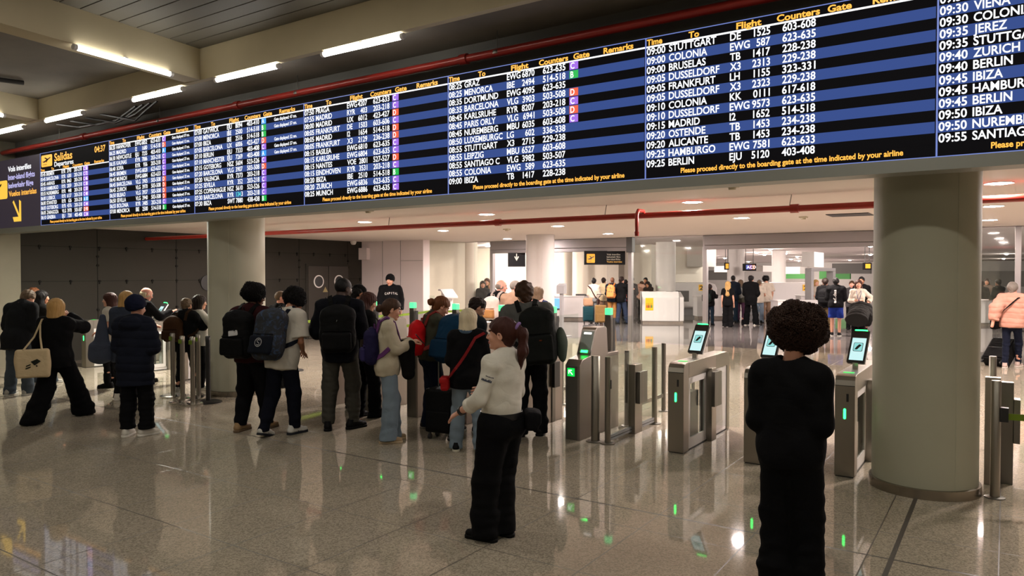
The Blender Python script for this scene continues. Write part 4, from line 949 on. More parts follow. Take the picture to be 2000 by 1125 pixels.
def skel(h, fem=False, lean=0, side=0, turn=0, head=(0, 0, 0), feet=((-.10, 0, -8, 0), (.10, 0, 8, 0)), arms=('down', 'down'), hips=(0, 0), wide=1.0, neck=0):
    S = h/1.75; J = dict(S=S, fem=fem, h=h)
    hx = (feet[0][0]+feet[1][0])/2*S+hips[0]; hy = (feet[0][1]+feet[1][1])/2*S+hips[1]-.01*S
    hd = .092*S; ank = []
    for f in feet:
        ank.append(A(f[0]*S, f[1]*S, (.085+f[3]*.0012)*S))
    zr = .93*S
    Rz = rot('z', turn)
    for i, a in enumerate(ank):
        hj = A(hx, hy, 0)+Rz@A((-1, 1)[i]*hd, 0, 0); dd = np.linalg.norm((hj-a)[:2]); zr = min(zr, a[2]+math.sqrt(max((.842*S)**2-dd*dd, .01)))
    root = A(hx, hy, zr); R = Rz@rot('x', -lean)@rot('y', side); J['R'] = R; J['root'] = root
    T = lambda x, y, z: root+R@(A(x, y, z-.93)*S); J['T'] = T
    J['ank'] = ank; J['feet'] = feet; J['hip'] = [root+Rz@A(s*hd, 0, 0) for s in (-1, 1)]; J['knee'] = []
    for i in (0, 1):
        fd = rot('z', -feet[i][2])@A(0, 1, 0); k, t = ik(J['hip'][i], ank[i], .43*S, .415*S, fd+A(0, .15, .1)); J['knee'].append(k); ank[i] = t
    sw = (.155 if fem else .178)*wide
    J['sh'] = [T(s*sw, -.012, 1.415) for s in (-1, 1)]; J['el'] = []; J['wr'] = []
    for i, s in enumerate((-1, 1)):
        p = arms[i]; w_, pole = ARMS[p] if isinstance(p, str) else p
        w_ = A(w_[0]*s, w_[1], w_[2])*S; pole = A(pole[0]*s, pole[1], pole[2])
        e, t = ik(J['sh'][i], J['sh'][i]+R@w_, .285*S, .255*S, R@pole); J['el'].append(e); J['wr'].append(t)
    J['nb'] = T(0, -.015, 1.46); pv = T(0, -.005, 1.50+neck)
    Rh = R@rot('z', -head[0])@rot('x', -head[1])@rot('y', head[2]); J['Rh'] = Rh
    HS = 1.07*S; J['HS'] = HS; J['hc'] = pv+Rh@A(0, .03, .128)*S; J['H'] = lambda x, y, z: J['hc']+Rh@(A(x, y, z)*HS)
    return J
def bounds(J, m=.12):
    pts = J['ank']+J['knee']+J['hip']+J['sh']+J['el']+J['wr']+[J['hc']+A(0, 0, .14), J['hc']-A(0, 0, .1), J['root']]
    pts = np.array(pts); lo = pts.min(0)-m-.1; hi = pts.max(0)+m+.1; lo[2] = -.01; hi[2] = J['hc'][2]+.2; return lo, hi
def hand(F, J, i, curl=.5, thumb=.6):
    S = J['S']; s = (-1, 1)[i]; w_ = J['wr'][i]; f = nrm(w_-J['el'][i])
    inn = J['R']@A(-s, .25, 0); n = nrm(inn-f*(inn@f))
    if abs(f@(J['R']@A(0, 1, 0))) > .6: n = nrm(J['R']@A(-s*.5, 0, -1) - f*((J['R']@A(-s*.5, 0, -1))@f))
    l = nrm(np.cross(n, f))*s                      # towards the thumb
    if l@(J['R']@A(0, 1, .6)) < 0: l = -l
    F.limb(w_-f*.01*S, w_+f*.075*S, .026*S, .034*S, .012, flat=.48, w=n)
    for o, ln in ((.030, .070), (.0105, .080), (-.010, .075), (-.0295, .060)):
        p = w_+f*.082*S+l*o*S; d = nrm(f+l*o*3.2); r = .0086*S
        for q in range(3):
            d = nrm(d*math.cos(curl*(.5+.25*q))+n*math.sin(curl*(.5+.25*q))); e = p+d*ln*S*(.42, .32, .26)[q]
            F.limb(p, e, r, r*.93, .004); p = e; r *= .93
    p = w_+f*.028*S+l*.026*S; d = nrm(f*.75+l*.75+n*.25)
    for q in range(2):
        e = p+d*.040*S; F.limb(p, e, .0115*S, .0098*S, .008); p = e; d = nrm(d*.9+f*.4+n*.3*thumb)
def body_mesh(J, vox, hands=True, bare=(), face=True, beard=False):
    S = J['S']; lo, hi = bounds(J); F = SDF(lo, hi, vox); T = J['T']; R = J['R']; yw = R@A(0, 1, 0)
    # trunk and limbs, a little slimmer than the clothes over them
    F.limb(J['hip'][0]+A(0, 0, .01), J['hip'][1]+A(0, 0, .01), .098*S, .098*S, .03); F.limb(T(0, 0, .98), T(0, 0, 1.12), .125*S, .115*S, .05, .75, yw)
    F.limb(T(0, 0, 1.12), T(0, -.005, 1.33), .118*S, .14*S, .05, .72, yw); F.limb(J['sh'][0], J['sh'][1], .046*S, .046*S, .04)
    F.limb(T(0, -.01, 1.40), J['nb'], .075*S, .05*S, .04); nr = (.046 if J['fem'] else .054)*S
    F.limb(J['nb']-R@A(0, 0, .03), J['H'](0, -.022, -.05), nr*1.1, nr, .02)
    for i in (0, 1):
        F.limb(J['sh'][i], J['nb'], .04*S, .036*S, .03)
        F.limb(J['hip'][i], J['knee'][i], .076*S, .052*S, .03); F.limb(J['knee'][i], J['ank'][i], .048*S, .034*S, .02, bulge=.008*S)
        fd = rot('z', -J['feet'][i][2])@A(0, 1, 0); F.limb(J['ank'][i]-fd*.02*S-A(0, 0, .04*S), J['ank'][i]+fd*.13*S-A(0, 0, .055*S), .026*S, .022*S, .015)
        F.limb(J['sh'][i], J['el'][i], .043*S, .036*S, .02); F.limb(J['el'][i], J['wr'][i], .036*S, .025*S, .012, bulge=.004*S)
        if hands: hand(F, J, i, J.get('curl', .45))
        else: F.limb(J['wr'][i], J['wr'][i]+nrm(J['wr'][i]-J['el'][i])*.13*S, .03*S, .028*S, .01)
    H = J['H']; Rh = J['Rh']; HS = J['HS']; q = lambda *v: tuple(x*HS for x in v)
    F.ell(H(0, -.012, .028), q(.074, .095, .088), Rh, .01); F.limb(H(0, .012, .0), H(0, .032, -.072), .066*HS, .042*HS, .02, .95, Rh@A(0, 1, 0))
    F.ell(H(0, .02, -.04), q(.060, .062, .06), Rh, .02); F.ell(H(0, .070, -.092), q(.021, .018, .016), Rh, .018)
    if face:
        F.ell(H(0, .074, .034), q(.052, .014, .012), Rh, .012)
        for s in (-1, 1):
            F.ell(H(s*.032, .093, .010), q(.017, .014, .011), Rh, .012, sub=True); F.ell(H(s*.04, .062, -.022), q(.024, .022, .022), Rh, .02)
        F.limb(H(0, .086, .018), H(0, .102, -.022), .0075*HS, .0115*HS, .010)
        for s in (-1, 1): F.ell(H(s*.0115, .096, -.027), q(.008, .010, .0075), Rh, .006)
        F.ell(H(0, .086, -.052), q(.022, .011, .006), Rh, .006); F.ell(H(0, .084, -.064), q(.019, .011, .0065), Rh, .006)
        for s in (-1, 1):
            Re = Rh@rot('z', -s*24)@rot('x', -10); F.ell(H(s*.079, -.012, -.004), q(.009, .021, .033), Re, .006); F.ell(H(s*.088, -.006, -.002), q(.006, .011, .02), Re, .004, sub=True)
    return F
def top_field(J, vox, ease=.018, hem=.86, hemw=.165, waist=.15, sleeve=1.0, sw=(.056, .050, .042), collar=.0, bust=True, hood=False, belly=0, flatb=.72):
    S = J['S']; lo, hi = bounds(J, .16); F = SDF(lo, hi, vox); T = J['T']; R = J['R']; yw = R@A(0, 1, 0); up = R@A(0, 0, 1); e = ease
    hp = T(0, 0, hem)
    F.limb(T(0, .0, min(hem-.04, .96)), T(0, 0, 1.13), (hemw+e)*S, (waist+e)*S, .04, flatb, yw, cut=((hp, -up),))
    F.limb(T(0, belly*.5, 1.08), T(0, -.008, 1.32), (waist+e)*S, (.158+e)*S, .05, flatb, yw); F.limb(T(0, -.008, 1.30), T(0, -.012, 1.41), (.158+e)*S, (.11+e)*S, .05, .66, yw)
    if hem < .95:
        for s in (-1, 1): F.ell(T(s*.07, -.055, max(.94, hem+.06)), ((.09+e)*S, (.085+e)*S, .16*S), R, .05, cut=((hp, -up),)); F.ell(T(s*.06, .025, max(.95, hem+.06)), ((.10+e)*S, (.092+e)*S, .16*S), R, .05, cut=((hp, -up),))
    if belly: F.ell(T(0, .06, 1.1), (.14*S, .10*S+belly*S, .15*S), R, .06)
    F.limb(J['sh'][0], J['sh'][1], (.050+e)*S, (.050+e)*S, .04)
    if J['fem'] and bust:
        for s in (-1, 1): F.ell(T(s*.07, .085, 1.265), (.068*S, .055*S, .065*S), R, .05)
    for i in (0, 1):
        F.limb(J['sh'][i], J['nb']+up*.012*S, (.042+e)*S, (.047+e*.6)*S, .04)
        sh, el, wr = J['sh'][i], J['el'][i], J['wr'][i]
        if sleeve < .5:
            end = sh+(el-sh)*sleeve*2; d = nrm(el-sh); F.limb(sh, end+d*.03, (sw[0]+e)*S, (sw[1]+e+.012)*S, .03, cut=((end, d),))
        else:
            F.limb(sh, el, (sw[0]+e)*S, (sw[1]+e)*S, .03); t = (sleeve-.5)*2; end = el+(wr-el)*t; d = nrm(wr-el)
            F.limb(el, end+d*.02, (sw[1]+e)*S, (sw[1]+(sw[2]-sw[1])*t+e*.7)*S, .025, cut=((end, d),))
            if sleeve < .95: F.limb(end-d*.03, end, (sw[1]+e+.004)*S, (sw[1]+e+.005)*S, .006, cut=((end, d), (end-d*.04, -d)))
            elif J.get('cuff'): F.limb(end-d*.05, end, (sw[2]+e*.5)*S, (sw[2]+e*.4)*S, .01, cut=((end, d),))
    if collar:
        nt_ = J['nb']+R@A(0, .012, 0)+up*(collar-.02); F.limb(J['nb']-up*.02, nt_+up*.03, (.062+e*.5)*S, (.066+e*.5)*S, .02, cut=((nt_, nrm(up-.25*yw)),))
    else:
        nn = nrm(R@A(0, .35, 1)); c = J['nb']+up*.030*S; F.limb(c, c+up*.1, .065*S, .085*S, .008, sub=True)
    if hood:
        F.ell(T(0, -.12, 1.44), (.13*S, .075*S, .085*S), R, .03)
    return F
def leg_field(J, vox, th=.092, kn=.075, hemr=.075, hemz=.05, waist=1.04, ease=.0, short=False, drop=0, seat=.0):
    S = J['S']; lo, hi = bounds(J, .14); F = SDF(lo, hi, vox); T = J['T']; R = J['R']; yw = R@A(0, 1, 0); up = R@A(0, 0, 1)
    F.limb(T(0, -.005, .93), T(0, 0, 1.02), (.155+ease)*S, (.138+ease)*S, .03, .74, yw, cut=((T(0, 0, waist), up),))
    F.limb(J['hip'][0], J['hip'][1], (.105+ease)*S, (.105+ease)*S, .04)
    for s in (-1, 1): F.ell(T(s*.07, -.075, .91), ((.085+seat)*S, (.075+seat)*S, .09*S), R, .05)
    for i in (0, 1):
        hp, kn_, an = J['hip'][i], J['knee'][i], J['ank'][i]
        if short:
            end = hp+(kn_-hp)*.86; d = nrm(kn_-hp); F.limb(hp, end+d*.05, (th+ease)*S, (kn+.02+ease)*S, .03, cut=((end, d),))
        else:
            F.limb(hp, kn_, (th+ease)*S, (kn+ease)*S, .035); fd = rot('z', -J['feet'][i][2])@A(0, 1, 0)
            d = nrm(an-kn_); an2 = an+d*.05*S+fd*.012*S*(hemr/.06); F.limb(kn_, an2, (kn+ease)*S, (hemr+ease)*S, .03, cut=((A(0, 0, hemz*S), A(0, 0, -1)),))
    return F
_shoe = {}
def shoe_mesh(kind):
    if kind in _shoe: return _shoe[kind]
    v = .0055; F = SDF((-.08, -.12, -.01), (.08, .24, .16), v)
    F.limb((0, -.045, .05), (0, .155, .036), .040, .034, .01, .95, A(0, 0, 1)); F.limb((0, -.05, .05), (0, -.035, .10), .038, .036, .02); F.limb((0, -.02, .09), (0, .09, .05), .034, .034, .03)
    if kind == 'boot': F.limb((0, -.04, .06), (0, -.04, .13), .043, .045, .02)
    F.plane((0, 0, .022), (0, 0, -1)); F.plane((0, 0, .115 if kind != 'boot' else .15), (0, 0, 1))
    F.limb((0, -.03, .075), (0, -.03, .16), .03, .034, .005, sub=True)
    up = F.mesh()
    G = SDF((-.08, -.14, -.01), (.08, .26, .06), v); G.limb((0, -.05, .014), (0, .150, .014), .047, .043, .0, 3.0, A(0, 0, 1), cut=((A(0, 0, .028), A(0, 0, 1)), (A(0, 0, .0), A(0, 0, -1))))
    so = G.mesh(); _shoe[kind] = (up, so); return _shoe[kind]
def hair_mesh(J, kind, vox, seed):
    S = J['HS']; H = J['H']; Rh = J['Rh']; q = lambda *v: tuple(x*S for x in v); c = J['hc']
    dn = A(0, 0, -1)
    F = SDF(c-A(.36, .36, .62)*S, c+A(.36, .36, .36)*S, vox)
    hn = Rh@A(0, .62, -.785); cut = ((H(0, .084, .058), hn),)
    low = ((H(0, .084, .058), Rh@A(0, .80, -.6)),)
    fold = waves(seed, .0022*S, 210/S, (1, 1, .25))
    if kind == 'short':
        F.ell(H(0, -.016, .036), q(.088, .108, .098), Rh, .008, cut=cut); F.limb(H(0, -.05, .0), H(0, -.055, -.05), .066*S, .045*S, .02); a, b = waves(seed, .0035*S, 130/S), waves(seed+2, .004*S, 50/S); fold = lambda V: a(V)+b(V)
    elif kind == 'shaggy':
        F.ell(H(0, -.02, .036), q(.104, .122, .105), Rh, .008, cut=cut); F.limb(H(0, -.05, .0), H(0, -.055, -.07), .082*S, .055*S, .02); a, b = waves(seed, .006*S, 60/S), waves(seed+2, .004*S, 140/S); fold = lambda V: a(V)+b(V)
    elif kind == 'crop':
        F.ell(H(0, -.013, .031), q(.078, .099, .091), Rh, .006, cut=cut); fold = None
    elif kind == 'fringe':
        F.ell(H(0, -.02, -.005), q(.080, .095, .07), Rh, .006, cut=((H(0, .03, 0), Rh@A(0, 1, 0)), (H(0, 0, .045), Rh@A(0, 0, 1)), (H(0, 0, -.07), Rh@A(0, 0, -1))))
    elif kind in ('curly', 'afro'):
        r = .122 if kind == 'curly' else .144
        F.ell(H(0, -.03 if kind == 'curly' else -.03, .052 if kind == 'curly' else .062), q(r, r*1.02, r*.90), Rh, .02, cut=((H(0, .115, .045), Rh@A(0, .75, -.66)), (H(0, 0, -.085), Rh@A(0, .35, -.94))))
        a, b = waves(seed, .008*S, 48/S), waves(seed+1, .004*S, 150/S); fold = lambda V: a(V)+b(V)
    elif kind == 'bob':
        F.ell(H(0, -.018, .038), q(.098, .118, .102), Rh, .01, cut=low)
        F.limb(H(0, -.035, .02), H(0, -.03, -.105), .098*S, .106*S, .03, .95, Rh@A(0, 1, 0), cut=((H(0, .022, 0), Rh@A(0, 1, -.1)), (H(0, 0, -.125), Rh@A(0, 0, -1))))
    elif kind == 'long':
        F.ell(H(0, -.018, .037), q(.094, .114, .101), Rh, .01, cut=low)
        bb = J['T'](0, -.125, 1.26)
        F.limb(H(0, -.035, .02), H(0, -.05, -.12), .095*S, .096*S, .03, .9, Rh@A(0, 1, 0), cut=((H(0, .02, 0), Rh@A(0, 1, -.1)),))
        F.limb(H(0, -.055, -.10), bb, .094*S, .075*S, .04, .6, J['R']@A(0, 1, 0))
    elif kind in ('pony', 'bun', 'lowbun'):
        F.ell(H(0, -.018, .036), q(.086, .110, .098), Rh, .008, cut=((H(0, .084, .062), Rh@A(0, .66, -.75)),))
        F.limb(H(0, -.05, .0), H(0, -.055, -.045), .068*S, .05*S, .03)
        if kind == 'pony':
            p0 = H(0, -.115, .055); F.ell(p0, q(.026, .026, .026), Rh, .015)
            p1 = H(0, -.165, .01); p2 = p1+A(0, 0, -.13)*S+J['R']@A(0, .0, 0); p3 = p2+A(0, 0, -.14)*S+J['R']@A(0, .03, 0)*S
            F.limb(p0, p1, .026*S, .036*S, .02); F.limb(p1, p2, .038*S, .042*S, .03, .8, J['R']@A(0, 1, 0)); F.limb(p2, p3, .042*S, .016*S, .03, .7, J['R']@A(0, 1, 0))
        elif kind == 'bun': F.ell(H(0, -.075, .115), q(.045, .045, .04), Rh, .01)
        else:
            F.ell(H(0, -.145, -.015), q(.050, .044, .046), Rh, .01)
    return F.mesh(fold)
def curls(V, F, n, size, seed):
    r = np.random.RandomState(seed); idx = r.choice(len(V), n); mb = MB(); c = V.mean(0)
    for i in idx:
        p = V[i]; o = nrm(p-c); t = nrm(np.cross(o, r.normal(size=3))); bt = np.cross(o, t); a0 = r.uniform(0, 6.28); R_ = size*r.uniform(.5, 1.0); pts = []
        for k in range(5): a = a0+k*1.35; pts.append(p-o*size*.6+o*size*(.40*k)+(t*math.cos(a)+bt*math.sin(a))*R_*.55)
        mb.tube(pts, size*.11, 3)
    return np.array(mb.v), mb.f
def vox_obj(name, F, mats, parent, fold=None, mi=None):
    V, q = F.mesh(fold) if isinstance(F, SDF) else F
    return mkobj(name, mkmesh(name, V, q, mats, mi), parent)
SKIN = {}
def skin(tone):
    rgb = {'fair': (205, 150, 125), 'pink': (212, 150, 130), 'tan': (170, 115, 85), 'brown': (105, 66, 45), 'dark': (62, 40, 30)}[tone]
    return mat('skin_'+tone, srgb(*rgb), .5, var=.06, vscale=25, bump=.08, bscale=140)
def lipm(tone):
    rgb = {'fair': (175, 95, 88), 'pink': (180, 100, 95), 'tan': (130, 72, 62), 'brown': (85, 48, 42), 'dark': (55, 34, 30)}[tone]; return mat('lips_'+tone, srgb(*rgb), .4)
def hairm(name, rgb): return mat('hair_'+name, srgb(*rgb), .55, var=.35, vscale=30, bump=.5, bscale=160, stretch=(1, 1, .15), spec=.22)
HAIRS = {'black': (14, 11, 11), 'darkbrown': (30, 18, 14), 'brown': (62, 40, 26), 'blond': (176, 138, 84), 'white': (205, 190, 160), 'grey': (120, 112, 104), 'red': (100, 58, 30), 'greybrown': (98, 80, 62), 'auburn': (58, 26, 18), 'afrobrown': (44, 25, 15)}
EYEW = mat('eye_white', (.7, .68, .64), .25); IRIS = mat('eye_iris', (.03, .018, .01), .2)
STYLE = dict(
 tee=dict(ease=.024, sleeve=.33, hem=.84, hemw=.17), loose_tee=dict(ease=.034, sleeve=.42, hem=.80, hemw=.175, sw=(.06, .062, .05)), blouse=dict(ease=.017, sleeve=.80, hem=1.0, hemw=.15, waist=.145, collar=.035, sw=(.054, .05, .044)),
 sweater=dict(ease=.03, sleeve=1.0, hem=.86, hemw=.165, sw=(.06, .056, .042), collar=.02), jacket=dict(ease=.029, sleeve=1.0, hem=.84, hemw=.168, sw=(.052, .047, .041), collar=.055), blazer=dict(ease=.028, sleeve=1.0, hem=.80, hemw=.172, sw=(.053, .049, .044), collar=.04),
 puffer=dict(ease=.042, sleeve=1.0, hem=.66, hemw=.19, waist=.17, sw=(.058, .056, .048), collar=.07, hood=True), shortpuffer=dict(ease=.055, sleeve=1.0, hem=.86, hemw=.17, waist=.165, sw=(.066, .066, .05), collar=.06), coat=dict(ease=.036, sleeve=1.0, hem=.62, hemw=.2, sw=(.06, .056, .05), collar=.06),
 shirt=dict(ease=.026, sleeve=1.0, hem=.84, hemw=.165, collar=.035))
LEGS = dict(jogger=dict(th=.098, kn=.088, hemr=.062, hemz=.075), wide=dict(th=.10, kn=.098, hemr=.112, hemz=.028, ease=.0), straight=dict(th=.094, kn=.08, hemr=.078, hemz=.035), slim=dict(th=.088, kn=.066, hemr=.052, hemz=.06), jeans=dict(th=.095, kn=.086, hemr=.09, hemz=.03), shorts=dict(th=.105, kn=.085, short=True))
_pc = [0]
def person(pos, heading, h, label, top=('tee', 'black', (14, 14, 15)), legs=('straight', 'black', (14, 14, 16)), shoe=('black', (18, 18, 18), (20, 20, 20)), hair=('short', 'black'), tone='fair', fem=False, vox=.0075, hands=True, group=None,
           extra=None, face=True, cfold=1.0, hat=None, shirt_under=None, topkw=None, legkw=None, seed=None, **pose):
    _pc[0] += 1; seed = seed or _pc[0]*17
    cl = pose.pop('curl', .45); J = skel(h, fem, **pose); S = J['S']; rz = YAW-math.radians(heading); J['curl'] = cl
    root = empty('person', (float(pos[0]), float(pos[1]), 0), rz, label, 'person', group); J['rootobj'] = root
    bv = vox
    F = body_mesh(J, bv, hands, face=face); V, q = F.mesh()
    L = (V-J['hc'])@J['Rh']/J['HS']
    c = L[q].mean(1); mi = np.zeros(len(q), np.int32)
    if face:
        mi[(np.abs(c[:, 0]) < .022) & (c[:, 1] > .082) & (c[:, 2] < -.046) & (c[:, 2] > -.071)] = 1
        if hair[1] and hair[0] != 'none': mi[(np.abs(c[:, 0]) > .014) & (np.abs(c[:, 0]) < .052) & (c[:, 1] > .06) & (c[:, 2] > .027) & (c[:, 2] < .037)] = 2
    hm = hairm(hair[1], HAIRS[hair[1]]) if hair[1] else skin(tone)
    vox_obj('body', (V, q), [skin(tone), lipm(tone), hm], root, mi=mi)
    if face:
        for s in (-1, 1):
            m = MB(); m.lathe([(0, .0128), (.0045, .0119), (.0046, .0119)], seg=12); m.m = 0
            e = MB(); prof = [(math.sin(t)*.0125*S, -math.cos(t)*.0125*S) for t in np.linspace(0, math.pi, 9)]; e.lathe(prof, seg=14)
            e.mi = [1 if np.mean([e.v[i][2] for i in f]) > .0104*S else 0 for f in e.f]
            M = Matrix([list(r) for r in (J['Rh']@rot('x', -90+0))]).to_4x4(); M.translation = Vector(J['H'](s*.031, .0765, .0105)); e.v = [tuple(M@Vector(v)) for v in e.v]
            e.build('eye', [EYEW, IRIS], root, smooth=True)
    # legs
    lk = dict(LEGS[legs[0]]); lk.update(legkw or {}); LF = leg_field(J, max(vox, .008), **lk)
    kz = J['knee'][0][2]
    w1, w2 = waves(seed, .0055*S*cfold, 24, (.8, .8, 1.3)), waves(seed+3, .0032*S*cfold, 58, (.6, .6, 1.5))
    def lf(V):
        z = V[:, 2]; a = .5+1.1*np.exp(-((z-.16)/.14)**2)+.7*np.exp(-((z-kz)/.1)**2); return (w1(V)+w2(V))*a
    vox_obj('shorts' if legs[0] == 'shorts' else ('jeans' if 'jean' in legs[1] else 'trousers'), LF, cloth(legs[1], legs[2]), root, lf)
    # top
    tk = dict(STYLE[top[0]]); tk.update(topkw or {}); TF = top_field(J, max(vox, .0075), **tk)
    u1, u2 = waves(seed+5, .0055*S*cfold, 22, (.9, .9, 1.1)), waves(seed+7, .0032*S*cfold, 58, (1, 1, .8))
    if 'puffer' in top[0]:
        per = .105*S; up = J['R']@A(0, 0, 1)
        tf = lambda V: .011*S*(np.abs(np.sin(math.pi*((V-J['root'])@up)/per+.25*np.sin(V[:, 0]*9+V[:, 1]*5)))**.7-.6)+u1(V)*.8+u2(V)*.9
    else: tf = lambda V: u1(V)+u2(V)
    nm = {'tee': 'shirt', 'loose_tee': 'shirt', 'blouse': 'blouse', 'puffer': 'coat', 'shortpuffer': 'jacket'}.get(top[0], top[0])
    J['TF'] = TF; J['top'] = vox_obj(nm, TF, cloth(top[1], top[2]), root, tf)
    # shoes
    for i in (0, 1):
        up, so = shoe_mesh('shoe'); f = J['feet'][i]; M = Matrix.Translation(Vector((J['ank'][i][0], J['ank'][i][1], (f[3]*.0012)*S)))@Matrix.Rotation(-math.radians(f[2]), 4, 'Z')@Matrix.Rotation(-math.radians(f[3]), 4, 'X')@Matrix.Scale(S, 4)
        Mi = np.array(M); tv = lambda v: v@Mi[:3, :3].T+Mi[:3, 3]
        so_ = mkobj('shoe', mkmesh('shoe', tv(up[0]), up[1], cloth('shoe_'+shoe[0], shoe[1], .6)), root)
        mkobj('sole', mkmesh('sole', tv(so[0]), so[1], cloth('sole_%d_%d_%d' % shoe[2], shoe[2], .6)), so_)
        if len(shoe) > 3:
            mb = MB()
            for k in range(3):
                for sd in (-1, 1):
                    y = .03+.022*k; x = sd*.044
                    mb._add([tuple(tv(np.array([A(x, y, .03)]))[0]), tuple(tv(np.array([A(x, y+.011, .03)]))[0]), tuple(tv(np.array([A(x*.72, y-.005, .068)]))[0]), tuple(tv(np.array([A(x*.72, y-.016, .068)]))[0])], [(0, 1, 2, 3)])
            mb.build('stripe', cloth('stripe', shoe[3]), so_)
    # hair or hat
    if hair[0] not in ('none',):
        HV, HQ = hair_mesh(J, hair[0], max(.006, vox*.8), seed); ho = mkobj('hair', mkmesh('hair', HV, HQ, hm), root)
        if hair[0] in ('curly', 'afro'):
            n, sz = (3600, .016) if hair[0] == 'curly' else (10000, .030)
            cv, cf = curls(HV, HQ, n if vox < .012 else 600, sz*S, seed)
            me = ho.data; bm = bmesh.new(); bm.from_mesh(me); vs = [bm.verts.new(v) for v in cv]
            for f in cf:
                try: bm.faces.new([vs[i] for i in f]).smooth = True
                except ValueError: pass
            bm.to_mesh(me); bm.free()
    if hat:
        G = SDF(J['hc']-A(.3, .3, .3), J['hc']+A(.3, .3, .3), .006); HS = J['HS']; qq = lambda *v: tuple(x*HS for x in v); H = J['H']; Rh = J['Rh']
        if hat[0] == 'beanie':
            G.ell(H(0, -.03, .05), qq(.106, .126, .118), Rh, .01, cut=((H(0, .08, .045), Rh@A(0, .45, -.89)),)); G.limb(H(0, -.105, -.012), H(0, .07, .056), .02*S, .02*S, .01)
            for s in (-1, 1): G.limb(H(s*.085, -.02, .01), H(s*.04, .082, .055), .018*S, .018*S, .015); G.limb(H(s*.085, -.02, .01), H(s*.04, -.11, -.01), .018*S, .018*S, .015)
        else:
            G.ell(H(0, -.012, .045), qq(.089, .108, .09), Rh, .006, cut=((H(0, 0, .042), Rh@A(0, -.1, -1)),))
        vox_obj(hat[0], G, cloth('hat_'+hat[1], hat[2]), root, waves(seed, .0015, 120))
        if hat[0] == 'cap':
            G = SDF(J['hc']-A(.3, .3, .3), J['hc']+A(.3, .3, .3), .005); G.ell(H(0, .085, .05), qq(.075, .1, .012), Rh@rot('x', -12), .004); vox_obj('cap_brim', G, cloth('hat_brim', hat[3] if len(hat) > 3 else hat[2]), root)
    return J
def snap(F, pts, centre, off):
    """push points outwards from the trunk until they lie just above the clothing"""
    out = []; N = []
    for p in pts:
        p = np.array(p, float); c = np.array([centre[0], centre[1], p[2]]) if centre is not None else p
        d = p-c; d[2] = 0
        d = nrm(d) if np.linalg.norm(d) > 1e-4 else A(0, 0, 1)
        t = np.linspace(0, .5, 120); Q = c+np.outer(t, d); s = F.sample(Q); k = np.where(s > off)[0]; k = k[0] if len(k) else 0
        q = Q[k] if np.linalg.norm(p-c) < t[k] else p
        g = F.grad(np.array([q]))[0]; out.append(q); N.append(nrm(g) if np.linalg.norm(g) > 1e-6 else d)
    return out, N
def lay(J, mb_fn, name, mt, origin, size, back=True, off=.004, parent=None, F=None, rotd=0):
    """flat mark printed on cloth: mb_fn fills a MB in x,z units; it is wrapped onto field F along the local y axis"""
    F = F or J['TF']; m = MB(); mb_fn(m); V = np.array(m.v, float)
    c, s_ = math.cos(math.radians(rotd)), math.sin(math.radians(rotd)); sgn = 1 if back else -1
    X = (V[:, 0]*c-V[:, 2]*s_)*size*sgn; Z = (V[:, 0]*s_+V[:, 2]*c)*size
    R = J['R']; o = J['T'](*origin)
    base = o+np.outer(X, R@A(1, 0, 0))+np.outer(Z, R@A(0, 0, 1)); d = R@A(0, -1 if back else 1, 0)
    out = []
    for p in base:
        t = np.linspace(.45, -.1, 220); Q = p+np.outer(t, d); s = F.sample(Q); k = np.where(s < off)[0]; out.append(tuple(Q[k[0]] if len(k) else p))
    m.v = out; m.mi = [0]*len(m.f)
    return m.build(name, mt, parent or J['top'])
def lay_dir(J, mb_fn, name, mt, o, u, v, d, size, off=.004, parent=None, F=None):
    F = F or J['TF']; m = MB(); mb_fn(m); out = []
    for q in m.v:
        p = o+u*q[0]*size+v*q[2]*size; t = np.linspace(.2, -.05, 150); Q = p+np.outer(t, d); s = F.sample(Q); k = np.where(s < off)[0]; out.append(tuple(Q[k[0]] if len(k) else p))
    m.v = out; return m.build(name, mt, parent or J['top'])
